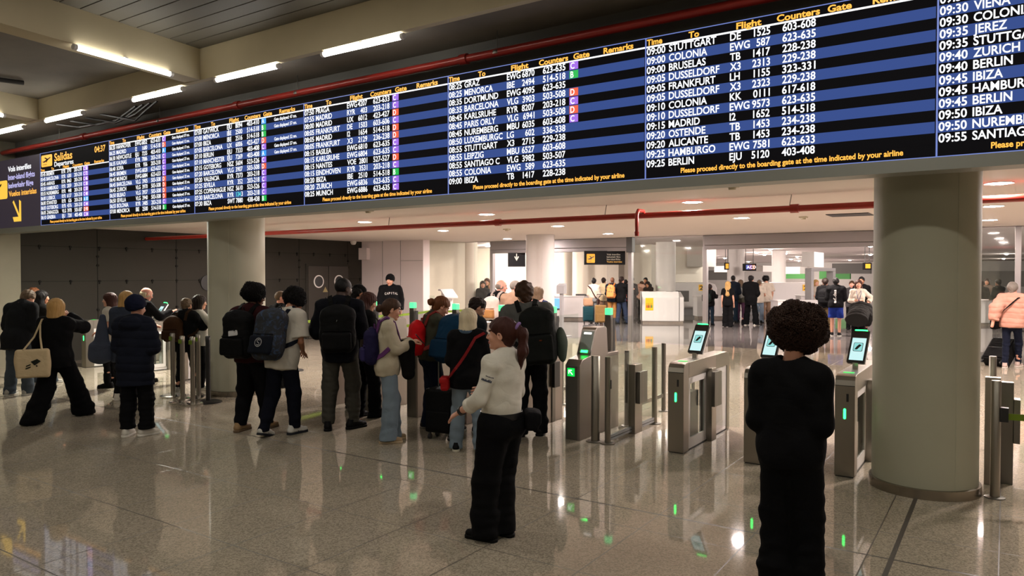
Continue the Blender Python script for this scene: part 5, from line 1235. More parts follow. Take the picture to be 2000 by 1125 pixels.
# ------------------------------------------------------------------ bags
def world(J): return J['rootobj'].location.copy(), J['rootobj'].rotation_euler.z
def backpack(J, label, rgb, name, w_=.30, hh=.44, dp=.17, top=1.46, tilt=0, pocket=True, strapc=None, pocketc=None, dx=0, straps=True, group=None, vox=.008, rnd_=.09, patt=None, pocketf=.36, logo=None):
    loc, rz = world(J); r = empty('backpack', loc, rz, label, 'backpack', group); S = J['S']; R = J['R']@rot('x', -tilt)
    F = J['TF']; cz = top-hh/2; b0 = J['T'](dx, 0, cz)
    t = np.linspace(0, .5, 160); d = R@A(0, -1, 0); s = F.sample(b0+np.outer(t, d)); k = np.where(s > .0)[0]; t0 = t[k[0]] if len(k) else .12
    c = b0+d*(t0+dp/2-.012)
    G = SDF(c-A(.42, .42, .5), c+A(.42, .42, .5), vox); L = lambda x, y, z: c+R@A(x, y, z)
    G.box(L(0, 0, -.02), (w_/2, dp/2, hh/2-.02), R, min(rnd_, dp/2-.01), .0); G.ell(L(0, .01, hh/2-.12), (w_/2*.94, dp/2*.95, .13), R, .04)
    for s_ in (-1, 1): G.ell(L(s_*w_*.32, 0, -hh*.2), (w_*.2, dp*.46, hh*.3), R, .04)
    m = patt or cloth(name, rgb, .75)
    w1, w2 = waves(len(label)*3, .006, 22), waves(len(label), .002, 70)
    V, q = G.mesh(lambda V: w1(V)+w2(V)); mkobj('bag_body', mkmesh('bag_body', V, q, m), r)
    if pocket:
        K = SDF(c-A(.42, .42, .5), c+A(.42, .42, .5), vox); K.box(L(0, -dp/2-.012, -hh/2+hh*pocketf/2+.04), (w_*.42, .032, hh*pocketf/2), R, .028); K.box(L(0, -dp/2-.0, -hh/2+hh*pocketf+.06), (w_*.40, .012, .006), R, .005, .006)
        G.D = np.minimum(G.D, K.D); V, q = K.mesh(waves(3, .003, 30)); mkobj('front_pocket', mkmesh('front_pocket', V, q, cloth(name+'_pocket', pocketc or tuple(int(x*.9) for x in rgb), .75)), r)
    sm = cloth(name+'_strap', strapc or tuple(int(x*.8) for x in rgb), .8)
    mb = MB(); mb.tube([L(-.03, dp/2-.03, hh/2-.02), L(-.02, dp/2-.03, hh/2+.03), L(.02, dp/2-.03, hh/2+.03), L(.03, dp/2-.03, hh/2-.02)], .007, 8); mb.build('grab_handle', sm, r, smooth=True)
    z = MB(); z.tube([L(-w_*.44, -dp*.18, -hh*.1), L(-w_*.42, -dp*.2, hh*.25), L(-w_*.2, -dp*.2, hh*.44), L(w_*.2, -dp*.2, hh*.44), L(w_*.42, -dp*.2, hh*.25), L(w_*.44, -dp*.18, -hh*.1)], .005, 6); z.build('zip', BLACK, r)
    if straps:
        T = J['T']; cc = J['T'](0, 0, 1.2)
        for s_ in (-1, 1):
            P_ = [T(s_*.075, -.13, top-.05), T(s_*.09, -.09, 1.475), T(s_*.10, -.02, 1.52), T(s_*.108, .06, 1.46), T(s_*.122, .10, 1.37), T(s_*.14, .09, 1.27), T(s_*.165, .02, 1.17), T(s_*.165, -.07, 1.09), T(s_*.13, -.15, 1.05)]
            out = []; N = []
            for p in P_:
                g = F.grad(np.array([p]))[0]; g = nrm(g) if np.linalg.norm(g) > 1e-6 else A(0, 0, 1); v = F.sample(np.array([p]))[0]
                for _ in range(6):
                    p = p+g*np.clip(.008-v, -.03, .05); v = F.sample(np.array([p]))[0]; g2 = F.grad(np.array([p]))[0]; g = nrm(g2) if np.linalg.norm(g2) > 1e-6 else g
                out.append(p); N.append(g)
            mb = MB(); mb.ribbon(out, N, .052*S, .01); mb.build('shoulder_strap', sm, r, smooth=False)
    J['bag'] = (r, G, L, R, c)
    return r
def on_bag(J, mb_fn, name, mt, x, z, size, rotd=0, off=.0075):
    """a printed mark on the outer face of the backpack"""
    r, G, L, R, c = J['bag']; m = MB(); mb_fn(m); V = np.array(m.v, float); cs, sn = math.cos(math.radians(rotd)), math.sin(math.radians(rotd)); out = []
    for v in V:
        X = (v[0]*cs-v[2]*sn)*size+x; Z = (v[0]*sn+v[2]*cs)*size+z; p = L(X, 0, Z); d = R@A(0, -1, 0); t = np.linspace(.3, 0, 200); Q = p+np.outer(t, d); s = G.sample(Q); k = np.where(s < off)[0]; out.append(tuple(Q[k[0]] if len(k) else p))
    m.v = out; return m.build(name, mt, r)
def subdiv_poly(pts, n=4):
    q = []
    for i in range(len(pts)):
        a, b = np.array(pts[i]), np.array(pts[(i+1) % len(pts)])
        for k in range(n): q.append(tuple(a+(b-a)*k/n))
    return q
# ------------------------------------------------------------------ the people
def app(px, a): return a+math.degrees(math.atan((px-1000)/FPX))     # heading as seen: 0 away, 90 to the right, 180 to the viewer
BK = (13, 13, 15); NAVY = (16, 19, 32)
SH_BLACK = ('black', (16, 16, 17), (18, 18, 18)); SH_WHITE = ('white', (205, 200, 190), (215, 210, 200))
FT = lambda a=.0, w=.10, t=8: ((-w, -a, -t, 0), (w, a, t, 0))
# 1 officer
J = person(P(968, 1050), app(968, -52), 1.60, 'woman in white blouse and black trousers with a long brown ponytail', ('blouse', 'white_shirt', (208, 203, 190)), ('straight', 'black_uniform', (12, 12, 14)), SH_BLACK, ('pony', 'auburn'), 'fair', True, .0058,
           arms=(((.08, .24, -.40), (.4, -.8, -.3)), 'fold'), head=(-22, 3, 0), feet=((-.09, .02, -10, 0), (.085, -.02, -4, 0)), hips=(.0, -.045), lean=-3, curl=.35, wide=1.06,
           topkw=dict(sleeve=.80, ease=.018, hem=.99, hemw=.170, waist=.157, sw=(.046, .038, .034)), legkw=dict(th=.112, kn=.09, hemr=.092, hemz=.04, ease=.018, seat=.02))
J1 = J
cw = np.array([0, 0, CH])-np.array(J['rootobj'].location); cl_ = rot('z', -math.degrees(J['rootobj'].rotation_euler.z))@cw; cl_[2] = 0; cl_ = nrm(cl_)
ar = nrm(J['el'][0]-J['sh'][0]); av = nrm(-ar); au = nrm(np.cross(av, cl_))
if au@(rot('z', -math.degrees(J['rootobj'].rotation_euler.z))@cR) < 0: au = -au
def scribble(m):
    r_ = random.Random(3)
    for x in np.arange(-.45, .4, .11): m.prism([(x, -.2), (x+.1, -.2), (x+.09, -.2+r_.uniform(.12, .26)), (x+.01, -.2+r_.uniform(.12, .26))], 1, 0, .001)
    for x in np.arange(-.2, .45, .1): m.prism([(x, .2), (x+.075, .2), (x+.07, .2+r_.uniform(.05, .1)), (x, .2+r_.uniform(.05, .1))], 1, 0, .001)
lay_dir(J, scribble, 'sleeve_badge', cloth('badge_ink', (28, 40, 62)), J['sh'][0]*.6+J['el'][0]*.4, au, av, cl_, .085, .010)
m = MB(); c = J['H'](0, -.125, .058); d = nrm(J['Rh']@A(0, -1, -.5)); u = nrm(np.cross(d, A(1, 0, 0))); v = np.cross(d, u)
m.tube([tuple(c+(u*math.cos(t)+v*math.sin(t))*.03) for t in np.linspace(0, 6.4, 24)], .011, 8); m.build('scrunchie', cloth('lilac', (140, 110, 165)), J['rootobj'], smooth=True)
wr = J['wr'][0]; f = nrm(wr-J['el'][0]); m = MB(); m.cyl(wr-f*.035, wr-f*.012, .0335, seg=20); m.build('wrist_watch', BLACK, J['rootobj'], smooth=True)
m = MB(); T = J['T']
ring = [T(.178*math.cos(t), .142*math.sin(t), 1.005) for t in np.linspace(0, 2*math.pi, 40)]; m.ribbon(ring, [nrm(p-T(0, 0, 1.005)) for p in ring], .045, .008); m.build('belt', BLACK, J['rootobj'])
G = SDF(T(.16, -.15, .97)-.25, T(.16, -.15, .97)+.25, .007); Rb = J['R']@rot('z', 40); G.box(T(.15, -.185, .965), (.10, .05, .07), Rb, .03); G.box(T(.15+.03, -.185-.04, .985), (.09, .02, .045), Rb, .02, .01)
r = empty('belt_pouch', J['rootobj'].location.copy(), J['rootobj'].rotation_euler.z, 'black pouch on the belt of the woman in the white blouse', 'pouch'); vox_obj('pouch_body', G, cloth('pouch', (15, 15, 17)), r, waves(5, .003, 30))
# 2 person in black, nearest
J = person(P(1543, 1165), app(1543, 14), 1.64, 'person in black sweatshirt and wide black trousers with a big round afro', ('sweater', 'black_sweat', (11, 11, 13)), ('wide', 'black_wide', (10, 10, 12)), SH_BLACK, ('afro', 'afrobrown'), 'tan', False, .0065,
           arms=(((-.08, .22, -.33), (.42, -.9, -.3)), ((-.075, .22, -.34), (.34, -.95, -.3))), head=(14, 26, 0), feet=FT(.02, .075), topkw=dict(ease=.030, hem=.865, hemw=.155, waist=.155, sw=(.056, .056, .05), collar=0), legkw=dict(ease=.0, kn=.105, hemr=.118), cfold=1.0, wide=.92, neck=.035)
# 3, 4 young men
J = person(P(493, 840), app(493, 38), 1.77, 'young man with dark curls in maroon sweater and black joggers', ('sweater', 'maroon', (46, 18, 20)), ('jogger', 'black_jogger', (12, 12, 15)), ('tan', (150, 122, 88), (105, 85, 65)), ('curly', 'black'), 'brown',
           arms=('low', 'low'), head=(35, 8, 0), feet=((-.10, -.10, 0, 0), (.10, .13, 10, 0)), topkw=dict(ease=.04), legkw=dict(ease=.01))
backpack(J, 'black backpack with white logo patch on the young man in maroon', (13, 13, 14), 'bp_black', .38, .57, .22, 1.48)
on_bag(J, lambda m: m.prism(rrect(-.5, -.22, .5, .26, .1), 1, 0, .001), 'logo_patch', cloth('patch_white', (190, 190, 190)), .02, .02, .13, 8)
def tick(m):
    p = [(-.45, .16), (-.40, -.10), (-.25, -.2), (-.05, -.15), (.5, .22), (-.1, -.02), (-.28, -.04), (-.38, .04)]; m.prism(p, 1, 0, .001)
on_bag(J, tick, 'tick_mark', BLACK, .02, .022, .10, 8, .0105)
J = person(P(547, 850), app(547, 42), 1.75, 'young man with black curls in an oversized white T-shirt', ('loose_tee', 'white', (182, 176, 164)), ('jogger', 'navy_jogger', (15, 17, 27)), ('white_sport', (200, 198, 192), (40, 42, 48), (25, 32, 36)), ('curly', 'black'), 'tan',
           arms=('low', 'low'), head=(12, 26, 0), feet=((-.10, -.17, -4, 16), (.10, .13, 12, 0)), lean=11, hips=(.02, .05))
def bluepatt():
    m = mat('bp_pattern', srgb(18, 24, 34), .75); nt = m.node_tree; b_ = nt.nodes['Principled BSDF']; tc = nt.nodes.new('ShaderNodeTexCoord'); n = nt.nodes.new('ShaderNodeTexNoise'); n.inputs['Scale'].default_value = 14; n.inputs['Detail'].default_value = 5; n.inputs['Distortion'].default_value = 1.6
    rp = nt.nodes.new('ShaderNodeValToRGB'); e = rp.color_ramp.elements; e[0].position = .5; e[0].color = (*srgb(14, 17, 24), 1); e[1].position = .75; e[1].color = (*srgb(36, 66, 104), 1)
    nt.links.new(tc.outputs['Object'], n.inputs['Vector']); nt.links.new(n.outputs['Fac'], rp.inputs[0]); nt.links.new(rp.outputs[0], b_.inputs['Base Color']); return m
backpack(J, 'dark blue patterned backpack with round white emblem on the white T-shirt', (20, 26, 38), 'bp_blue', .38, .60, .23, 1.47, patt=bluepatt(), tilt=4, pocketc=(17, 21, 30))
def emblem(m):
    n = 28; q = [(math.cos(t), math.sin(t)) for t in np.linspace(0, 2*math.pi, n, endpoint=False)]
    for i in range(n):
        a, c = q[i], q[(i+1) % n]; m.prism([(a[0]*.5, a[1]*.5), (c[0]*.5, c[1]*.5), (c[0]*.4, c[1]*.4), (a[0]*.4, a[1]*.4)], 1, 0, .001)
    m.tube([(.2, 0, .22), (0, 0, .3), (-.2, 0, .2), (-.12, 0, .05), (.12, 0, -.05), (.2, 0, -.2), (0, 0, -.3), (-.2, 0, -.22)], .055, 6)
on_bag(J, emblem, 'round_emblem', cloth('patch_white', (190, 190, 190)), .0, -.13, .105)
# 5 tall man
J = person(P(667, 838), app(667, 6), 1.87, 'tall man with shaved head in dark jacket and grey trousers', ('jacket', 'ink', (15, 16, 22)), ('jogger', 'grey_trousers', (62, 60, 54)), SH_BLACK, ('crop', 'black'), 'dark',
           arms=('wide', 'low'), head=(42, 12, 0), feet=((-.15, -.03, -6, 0), (.13, .02, 48, 0)), topkw=dict(ease=.036, hem=.80, sw=(.056, .054, .046)), legkw=dict(th=.104, kn=.092, hemr=.06), wide=1.06)
backpack(J, 'black backpack on the tall man with the shaved head', (15, 15, 16), 'bp_black2', .40, .57, .20, 1.47)
on_bag(J, lambda m: m.prism([(-.3, -.5), (.0, -.5), (.3, .5), (.0, .5)], 1, 0, .001), 'logo_mark', cloth('patch_grey', (130, 130, 130)), .0, .10, .022)
# 6 woman in black behind
J = person(P(714, 815), app(714, 58), 1.67, 'woman in black T-shirt with long dark hair carrying a taupe bag', ('tee', 'black', (14, 14, 15)), ('wide', 'black', (14, 14, 16)), SH_BLACK, ('long', 'auburn'), 'fair', True,
           arms=('low', 'carry'), head=(15, 18, 0), feet=FT(.08, .09), legkw=dict(hemr=.09, kn=.082))
loc, rz = world(J); r = empty('shoulder_bag', loc, rz, 'taupe soft bag under the arm of the woman in black', 'bag'); T = J['T']
G = SDF(T(.24, .0, 1.10)-.35, T(.24, 0, 1.10)+.35, .009); G.ell(T(.25, -.02, 1.10), (.075, .19, .15), J['R'], .02); G.box(T(.25, -.02, 1.05), (.07, .17, .11), J['R'], .05, .04); vox_obj('bag_body', G, cloth('taupe', (78, 66, 58)), r, waves(8, .007, 25))
m = MB(); m.tube([T(.24, .12, 1.18), T(.20, .08, 1.38), T(.15, .0, 1.50), T(.20, -.10, 1.38), T(.24, -.14, 1.18)], .01, 8); m.build('strap', cloth('taupe', (78, 66, 58)), r, smooth=True)
# 7 man with cap behind the tall man
J = person(PD(694, 10.5), app(694, 40), 1.76, 'person in black cap with grey brim behind the tall man', ('jacket', 'black', (14, 14, 15)), ('straight', 'black', (14, 14, 16)), SH_BLACK, ('short', 'black'), 'tan', arms=('low', 'low'), head=(20, 18, 0), hat=('cap', 'black', (14, 14, 15), (150, 148, 145)), hands=False, vox=.009)
# 8 girl in cream jacket
J = person(P(762, 862), app(762, 84), 1.63, 'girl in cream jacket and pale wide jeans looking at her phone', ('jacket', 'cream', (176, 166, 144)), ('jeans', 'pale_jeans', (112, 126, 138)), ('beige', (150, 128, 98), (170, 150, 120), (30, 26, 22)), ('lowbun', 'brown'), 'fair', True, .0062,
           arms=('phone', 'phone'), head=(0, 14, 0), feet=((-.09, .02, -4, 0), (.09, -.05, 6, 0)), topkw=dict(ease=.027, hem=.84, hemw=.165), legkw=dict(th=.098, kn=.098, hemr=.108, hemz=.04), curl=.6)
backpack(J, 'navy and purple backpack on the girl in the cream jacket', (30, 26, 58), 'bp_purple', .28, .42, .15, 1.40, strapc=(88, 46, 96), pocketc=(40, 34, 78))
loc, rz = world(J); r = empty('phone', loc, rz, 'dark phone held by the girl in the cream jacket', 'phone'); c = (J['wr'][0]+J['wr'][1])/2+J['R']@A(0, .10, .035)
m = MB(); m.M = Matrix([list(q_) for q_ in J['R']@rot('x', -50)]).to_4x4(); m.M.translation = Vector(c); m.cbox((0, 0, 0), (.074, .15, .009)); m.build('phone_body', BLACK, r, bevel=.003)
r = empty('folded_jacket', loc, rz, 'black jacket hanging over the arm of the girl in cream', 'jacket'); G = SDF(J['wr'][1]-A(.35, .35, .5), J['wr'][1]+A(.35, .35, .25), .009)
c = J['el'][1]*.45+J['wr'][1]*.55; G.limb(c+J['R']@A(0, -.04, .02), c+J['R']@A(.02, .03, -.30), .06, .075, .02, .6, A(1, 0, 0)); G.limb(c+J['R']@A(.01, .05, 0), c+J['R']@A(.01, .07, -.24), .05, .045, .02, .7, A(1, 0, 0)); vox_obj('cloth_folds', G, cloth('jacket_black', (16, 15, 14)), r, waves(4, .012, 24))
# 9 red-haired woman
J = person(P(845, 838), app(845, 72), 1.66, 'red-haired woman in olive jacket and dark jeans looking down', ('jacket', 'olive', (56, 56, 44)), ('jeans', 'dark_jeans', (22, 27, 44)), ('dark', (40, 38, 36), (120, 112, 100)), ('lowbun', 'red'), 'fair', True, .0068,
           arms=('phone', 'phone'), head=(2, 30, 0), feet=FT(.05, .10), topkw=dict(hem=.92, hemw=.16, ease=.036), lean=4)
backpack(J, 'bright red backpack on the red-haired woman', (196, 14, 22), 'bp_red', .27, .42, .17, 1.40, strapc=(120, 40, 36), pocketc=(175, 12, 20))
# 10 person with the teal pack
J = person(PD(912, 8.85), app(912, 48), 1.66, 'dark-haired traveller between the red-haired and white-haired women', ('jacket', 'dark_teal', (26, 32, 38)), ('slim', 'black', (14, 14, 16)), ('black_white', (18, 18, 20), (180, 178, 170)), ('short', 'darkbrown'), 'fair', arms=('low', 'low'), head=(22, 24, 0), feet=FT(.10, .1), lean=8)
backpack(J, 'large teal backpack behind the white-haired woman', (14, 48, 74), 'bp_teal', .44, .60, .27, 1.46, tilt=6, rnd_=.15, pocketc=(12, 42, 66))
# 11 white-haired woman
J = person(P(915, 880), app(915, 6), 1.53, 'white-haired woman with bob in black blazer and pale jeans', ('blazer', 'blazer_black', (13, 13, 15)), ('jeans', 'pale_jeans', (112, 130, 146)), ('black_white', (18, 18, 20), (196, 190, 172)), ('bob', 'white'), 'fair', True, .0062,
           arms=('low', 'low'), head=(12, 4, 0), feet=((-.155, .0, -6, 0), (.15, -.05, 6, 0)), topkw=dict(ease=.036, hem=.80, hemw=.182, waist=.168), legkw=dict(th=.10, kn=.086, hemr=.084), wide=1.02)
m = MB(); ring = [J['nb']+J['R']@A(.082*math.cos(t), .078*math.sin(t)+.01, .035+.012*math.sin(t)) for t in np.linspace(0, 6.29, 30)]; m.tube(ring, .026, 10); m.build('scarf', cloth('scarf_blue', (70, 88, 108), var=.5), J['rootobj'], smooth=True)
loc, rz = world(J); r = empty('crossbody_bag', loc, rz, 'red crossbody bag on the white-haired woman', 'bag'); T = J['T']; F = J['TF']
pts, N = snap(F, [T(.13, -.06, 1.475), T(.105, -.15, 1.42), T(.05, -.2, 1.32), T(-.01, -.2, 1.22), T(-.07, -.2, 1.13), T(-.13, -.2, 1.05), T(-.19, -.14, .97), T(-.22, -.08, .93)], T(0, 0, 1)[:2], .012)
m = MB(); m.ribbon(pts, N, .03, .006); m.build('strap', cloth('strap_red', (120, 14, 18), .6), r)
pts2, N2 = snap(F, [T(.13, -.06, 1.475), T(.12, .05, 1.46), T(.07, .2, 1.36), T(-.02, .25, 1.2), T(-.14, .2, 1.05), T(-.22, .06, .93)], T(0, 0, 1)[:2], .012)
m = MB(); m.ribbon(pts2, N2, .03, .006); m.build('strap', cloth('strap_red', (120, 14, 18), .6), r)
c, _ = snap(F, [T(-.25, -.07, .90)], T(0, 0, 1)[:2], .045); c = c[0]
G = SDF(c-.2, c+.2, .007); G.box(c-A(0, 0, .04), (.045, .095, .07), J['R'], .03); G.box(c-A(0, 0, .0)+J['R']@A(-.012, 0, 0), (.045, .098, .035), J['R'], .02, .004); vox_obj('bag_body', G, cloth('bag_red', (150, 16, 18), .5), r)
# 12 backpacker
J = person(P(1036, 850), app(1036, 2), 1.82, 'backpacker with brown hair in grey T-shirt and black trousers', ('tee', 'grey_tee', (92, 92, 90)), ('wide', 'black', (14, 14, 16)), SH_BLACK, ('shaggy', 'brown'), 'fair', False, .0066,
           arms=('low', 'low'), head=(-14, 12, 0), feet=FT(.03, .11), side=-5, lean=3, topkw=dict(ease=.04, sleeve=.5, hem=.84), legkw=dict(th=.1, kn=.085, hemr=.09), wide=1.16)
backpack(J, 'very large black hiking backpack beside the tall scanner gate', (24, 26, 25), 'bp_hike', .40, .66, .26, 1.47, dx=.11, pocketf=.45, pocketc=(20, 22, 21))
on_bag(J, lambda m: m.prism(rrect(-.5, -.25, .5, .25, .2), 1, 0, .001), 'logo_mark', cloth('logo_orange', (120, 60, 30)), .03, -.05, .03)
loc, rz = world(J); r = empty('side_pouch', loc, rz, 'grey-green pouch strapped to the side of the hiking backpack', 'pouch'); c = J['T'](.36, -.2, 1.02); G = SDF(c-.3, c+.3, .009); G.ell(c, (.07, .10, .20), J['R'], .01); vox_obj('pouch_body', G, cloth('greygreen', (70, 80, 72)), r, waves(6, .006, 26))
# men and woman just past the gates
J = person(PD(975, 14.4), app(975, 40), 1.80, 'older man with grey hair and white backpack just past the gates', ('jacket', 'black', (14, 14, 15)), ('straight', 'grey_trousers', (62, 60, 54)), SH_BLACK, ('fringe', 'grey'), 'pink', arms=('low', 'low'), head=(45, 12, 0), hands=False, vox=.010)
backpack(J, 'white and tan backpack on the older man past the gates', (212, 196, 186), 'bp_white', .33, .46, .17, 1.45, pocketc=(170, 120, 70), vox=.011)
J = person(PD(1004, 13.6), app(1004, 36), 1.79, 'grey-bearded man in beige coat beside the man with the white backpack', ('coat', 'beige', (140, 112, 92)), ('straight', 'grey_trousers', (62, 60, 54)), SH_BLACK, ('crop', 'grey'), 'pink', arms=('low', 'low'), head=(45, 6, 0), hands=False, vox=.010)
J = person(PD(1050, 13.6), app(1050, 18), 1.66, 'woman with grey-blond bob in blue top behind the hiking backpack', ('sweater', 'blue_top', (36, 48, 84)), ('straight', 'black', (14, 14, 16)), SH_BLACK, ('bob', 'greybrown'), 'fair', True, arms=('low', 'low'), head=(15, 5, 0), hands=False, vox=.010)
backpack(J, 'pale pink backpack hanging beside the blue-topped woman', (205, 140, 135), 'bp_pink', .30, .40, .16, 1.32, dx=.12, vox=.011, strapc=(205, 150, 140))
VG = 'women in dark vests behind the glass'
for px, D, h, hr, hd, lb in ((943, 24.6, 1.66, ('long', 'darkbrown'), 176, 'front woman in dark vest with lanyard by the portal post'), (951, 25.6, 1.74, ('long', 'auburn'), 190, 'taller woman in dark vest behind the front one'), (959, 25.0, 1.60, ('bob', 'blond'), 200, 'blond woman half hidden behind the portal post')):
    J = person(PD(px, D), app(px, hd), h, lb, ('jacket', 'vest_navy', (24, 28, 36)), ('straight', 'black', (14, 14, 16)), SH_BLACK, hr, 'fair', True, .013, False, VG, arms=('low', 'low'))
    if hd == 176:
        m = MB(); T = J['T']; o = lay(J, lambda m: m.prism([(-.5, -.6), (.5, -.6), (.5, .6), (-.5, .6)], 1, 0, .001), 'lanyard_card', WHITEP, (0, 0, 1.08), .07, False)
J = person(PD(763, 19.6), app(763, 172), 1.86, 'man in black beanie and black sweatshirt lettered CAPITAL', ('sweater', 'black_sweat2', (15, 15, 17)), ('straight', 'black', (14, 14, 16)), SH_BLACK, ('none', 'black'), 'fair', False, .010, True, arms=('down', 'down'), head=(30, 8, 0), hat=('beanie', 'black', (14, 14, 15)), topkw=dict(ease=.045), wide=1.08)
def capital(m):
    s = 'CAPITAL'; 
    for i, ch in enumerate(s):
        a = math.radians(24-8*i); text_into(m, ch, ((i-3)*.15, 0, .10*math.cos(math.radians((i-3)*17))-.06), .16, .04 if ch == 'I' else .115, bold=.03, align='CENTER')
lay(J, capital, 'chest_lettering', cloth('lettering_white', (205, 200, 195)), (0, 0, 1.28), .34, False, .006)
J = person(PD(547, 12.4), app(547, 46), 1.62, 'bald man in black jacket with grey strap behind the young men', ('jacket', 'black', (14, 14, 15)), ('straight', 'black', (14, 14, 16)), SH_BLACK, ('crop', 'greybrown'), 'pink', arms=('low', 'low'), head=(40, 0, 0), hands=False, vox=.009)
F = J['TF']; T = J['T']; pts, N = snap(F, [T(.14, -.02, 1.47), T(.1, -.15, 1.42), T(.0, -.2, 1.3), T(-.1, -.2, 1.18), T(-.18, -.1, 1.08)], T(0, 0, 1)[:2], .012)
m = MB(); m.ribbon(pts, N, .045, .006); m.build('shoulder_strap', cloth('strap_grey', (110, 108, 102)), J['rootobj'])
# ---------------- left group
J = person(P(264, 852), app(264, 24), 1.63, 'woman in navy beanie and long navy puffer coat with white sneakers', ('puffer', 'navy_puffer', (22, 25, 36)), ('wide', 'black', (14, 14, 16)), SH_WHITE, ('none', 'darkbrown'), 'fair', True, .0068,
           arms=('low', 'wide'), head=(20, 6, 0), feet=((-.10, .0, 0, 0), (.11, .03, 42, 0)), hat=('beanie', 'navy', (18, 22, 40)), topkw=dict(hem=.66, hemw=.188, waist=.165), legkw=dict(hemz=.10, hemr=.095, kn=.092))
J = person(P(112, 820), app(112, 44), 1.64, 'blond woman in black blazer striding with a tote bag', ('blazer', 'blazer_black', (13, 13, 15)), ('wide', 'black_wide', (10, 10, 12)), SH_BLACK, ('bob', 'blond'), 'fair', True, .0068,
           arms=('down', 'face'), head=(-20, 4, 0), turn=18, feet=((-.07, -.34, -6, 6), (.07, .36, 4, 0)), legkw=dict(hemr=.135, kn=.105, hemz=.02, ease=.012), topkw=dict(ease=.04, hem=.82))
loc, rz = world(J); r = empty('tote_bag', loc, rz, 'cream canvas tote bag with small dark print on the blond woman', 'bag'); T = J['T']
c = T(-.16, -.30, .90); G = SDF(c-A(.4, .4, .4), c+A(.4, .4, .4), .008); G.box(c, (.19, .045, .19), J['R']@rot('z', 25), .04); vox_obj('bag_body', G, cloth('canvas', (196, 176, 140)), r, waves(12, .009, 20))
Rt = J['R']@rot('z', 25)
for s in (0, 1):
    m = MB(); y = -.03+.06*s; pp = [c+Rt@A(-.10, y, .17), T(-.19, -.20, 1.25), T(-.135, -.10, 1.485), T(-.11, -.0, 1.50), T(-.15, -.12, 1.42), T(-.10, -.22, 1.25), c+Rt@A(.10, y, .17)]; m.tube(pp, .011, 8); m.build('handle', cloth('canvas', (196, 176, 140)), r, smooth=True)
m = MB(); nb = Rt@A(0, -1, 0)
def printp(p): return tuple(c+Rt@A(p[0], 0, p[1])+nb*.056)
for poly in ([(-.02, .03), (.05, .06), (.09, .03), (.05, .0), (.02, -.02)], [(-.07, -.02), (-.02, .0), (-.02, -.015), (-.07, -.035)], [(-.075, -.05), (-.02, -.03), (-.02, -.045), (-.075, -.065)], [(.03, -.01), (.06, -.03), (.04, -.04)]): m._add([printp(p) for p in poly], [tuple(range(len(poly)))])
m.build('dark_print', cloth('print_dark', (35, 38, 32)), r)
r = empty('paper_cup', loc, rz, 'white cup raised by the blond woman with the tote bag', 'cup'); hpos = J['wr'][1]+nrm(J['wr'][1]-J['el'][1])*.10
m = MB(); m.cyl(hpos-A(0, 0, .04), hpos+A(0, 0, .05), .028, .038, seg=20); m.build('cup', WHITEP, r, smooth=True)
J = person(P(36, 772), app(36, 42), 1.70, 'stooping person in dark coat and blue jeans at the left edge', ('jacket', 'coat_dark', (24, 25, 27)), ('jeans', 'mid_jeans', (58, 66, 74)), ('grey_white', (150, 148, 140), (170, 168, 160)), ('short', 'greybrown'), 'fair', arms=('low', 'low'), head=(10, 25, 0), lean=12, feet=FT(.05, .12), hands=False, vox=.008, topkw=dict(ease=.05, hem=.74, hemw=.19))
m = MB(); ring = [J['nb']+J['R']@A(.08*math.cos(t), .076*math.sin(t)+.008, .035) for t in np.linspace(0, 6.29, 26)]; m.tube(ring, .02, 8); m.build('scarf', cloth('scarf_pink', (160, 120, 118)), J['rootobj'], smooth=True)
person(PD(80, 12.8), app(80, 66), 1.62, 'woman with long black hair in profile behind the blond woman', ('sweater', 'charcoal', (26, 25, 24)), ('jeans', 'mid_jeans', (58, 66, 74)), ('grey_white', (150, 148, 140), (170, 168, 160)), ('long', 'black'), 'tan', True, .009, False, arms=('low', 'phone'), head=(5, 0, 0), feet=FT(.12, .09))
person(PD(62, 13.6), app(62, 30), 1.65, 'auburn-haired person in grey top behind the stooping one', ('sweater', 'light_grey', (92, 92, 90)), ('jeans', 'mid_jeans', (58, 66, 74)), SH_WHITE, ('short', 'red'), 'fair', False, .010, False, arms=('low', 'low'), head=(20, 10, 0))
person(PD(214, 12.4), app(214, -68), 1.58, 'woman in white polo shirt with long brown hair facing left', ('tee', 'white', (175, 168, 158)), ('slim', 'black', (14, 14, 16)), SH_BLACK, ('long', 'auburn'), 'fair', True, .008, True, arms=('down', 'low'), head=(0, 0, 0))
J = person(P(248, 780), app(248, 28), 1.64, 'blond person in slate blue coat behind the navy puffer coat', ('coat', 'slate', (48, 54, 68)), ('straight', 'black', (14, 14, 16)), SH_WHITE, ('bob', 'blond'), 'fair', True, .009, False, arms=('low', 'low'), head=(0, 10, 0), feet=FT(.05, .12))
loc, rz = world(J); r = empty('shopping_bag', loc, rz, 'large slate blue cloth bag hanging left of the navy puffer coat', 'bag'); c = J['T'](-.34, -.06, .98); G = SDF(c-A(.35, .35, .55), c+A(.35, .35, .55), .01); G.limb(c+A(0, 0, .34), c-A(0, 0, .22)+J['R']@A(-.04, 0, 0), .05, .15, .05, .5, J['R']@A(0, 1, 0)); G.box(c-A(0, 0, .18)+J['R']@A(-.03, 0, 0), (.17, .07, .14), J['R'], .06, .05); vox_obj('bag_body', G, cloth('bag_slate', (62, 68, 84)), r, waves(14, .008, 20))
person(PD(280, 13.0), app(280, 62), 1.68, 'old man with glasses and white fringe behind the navy beanie', ('jacket', 'black', (14, 14, 15)), ('straight', 'black', (14, 14, 16)), SH_BLACK, ('fringe', 'white'), 'pink', False, .009, False, arms=('low', 'reach'), head=(10, 18, 0))
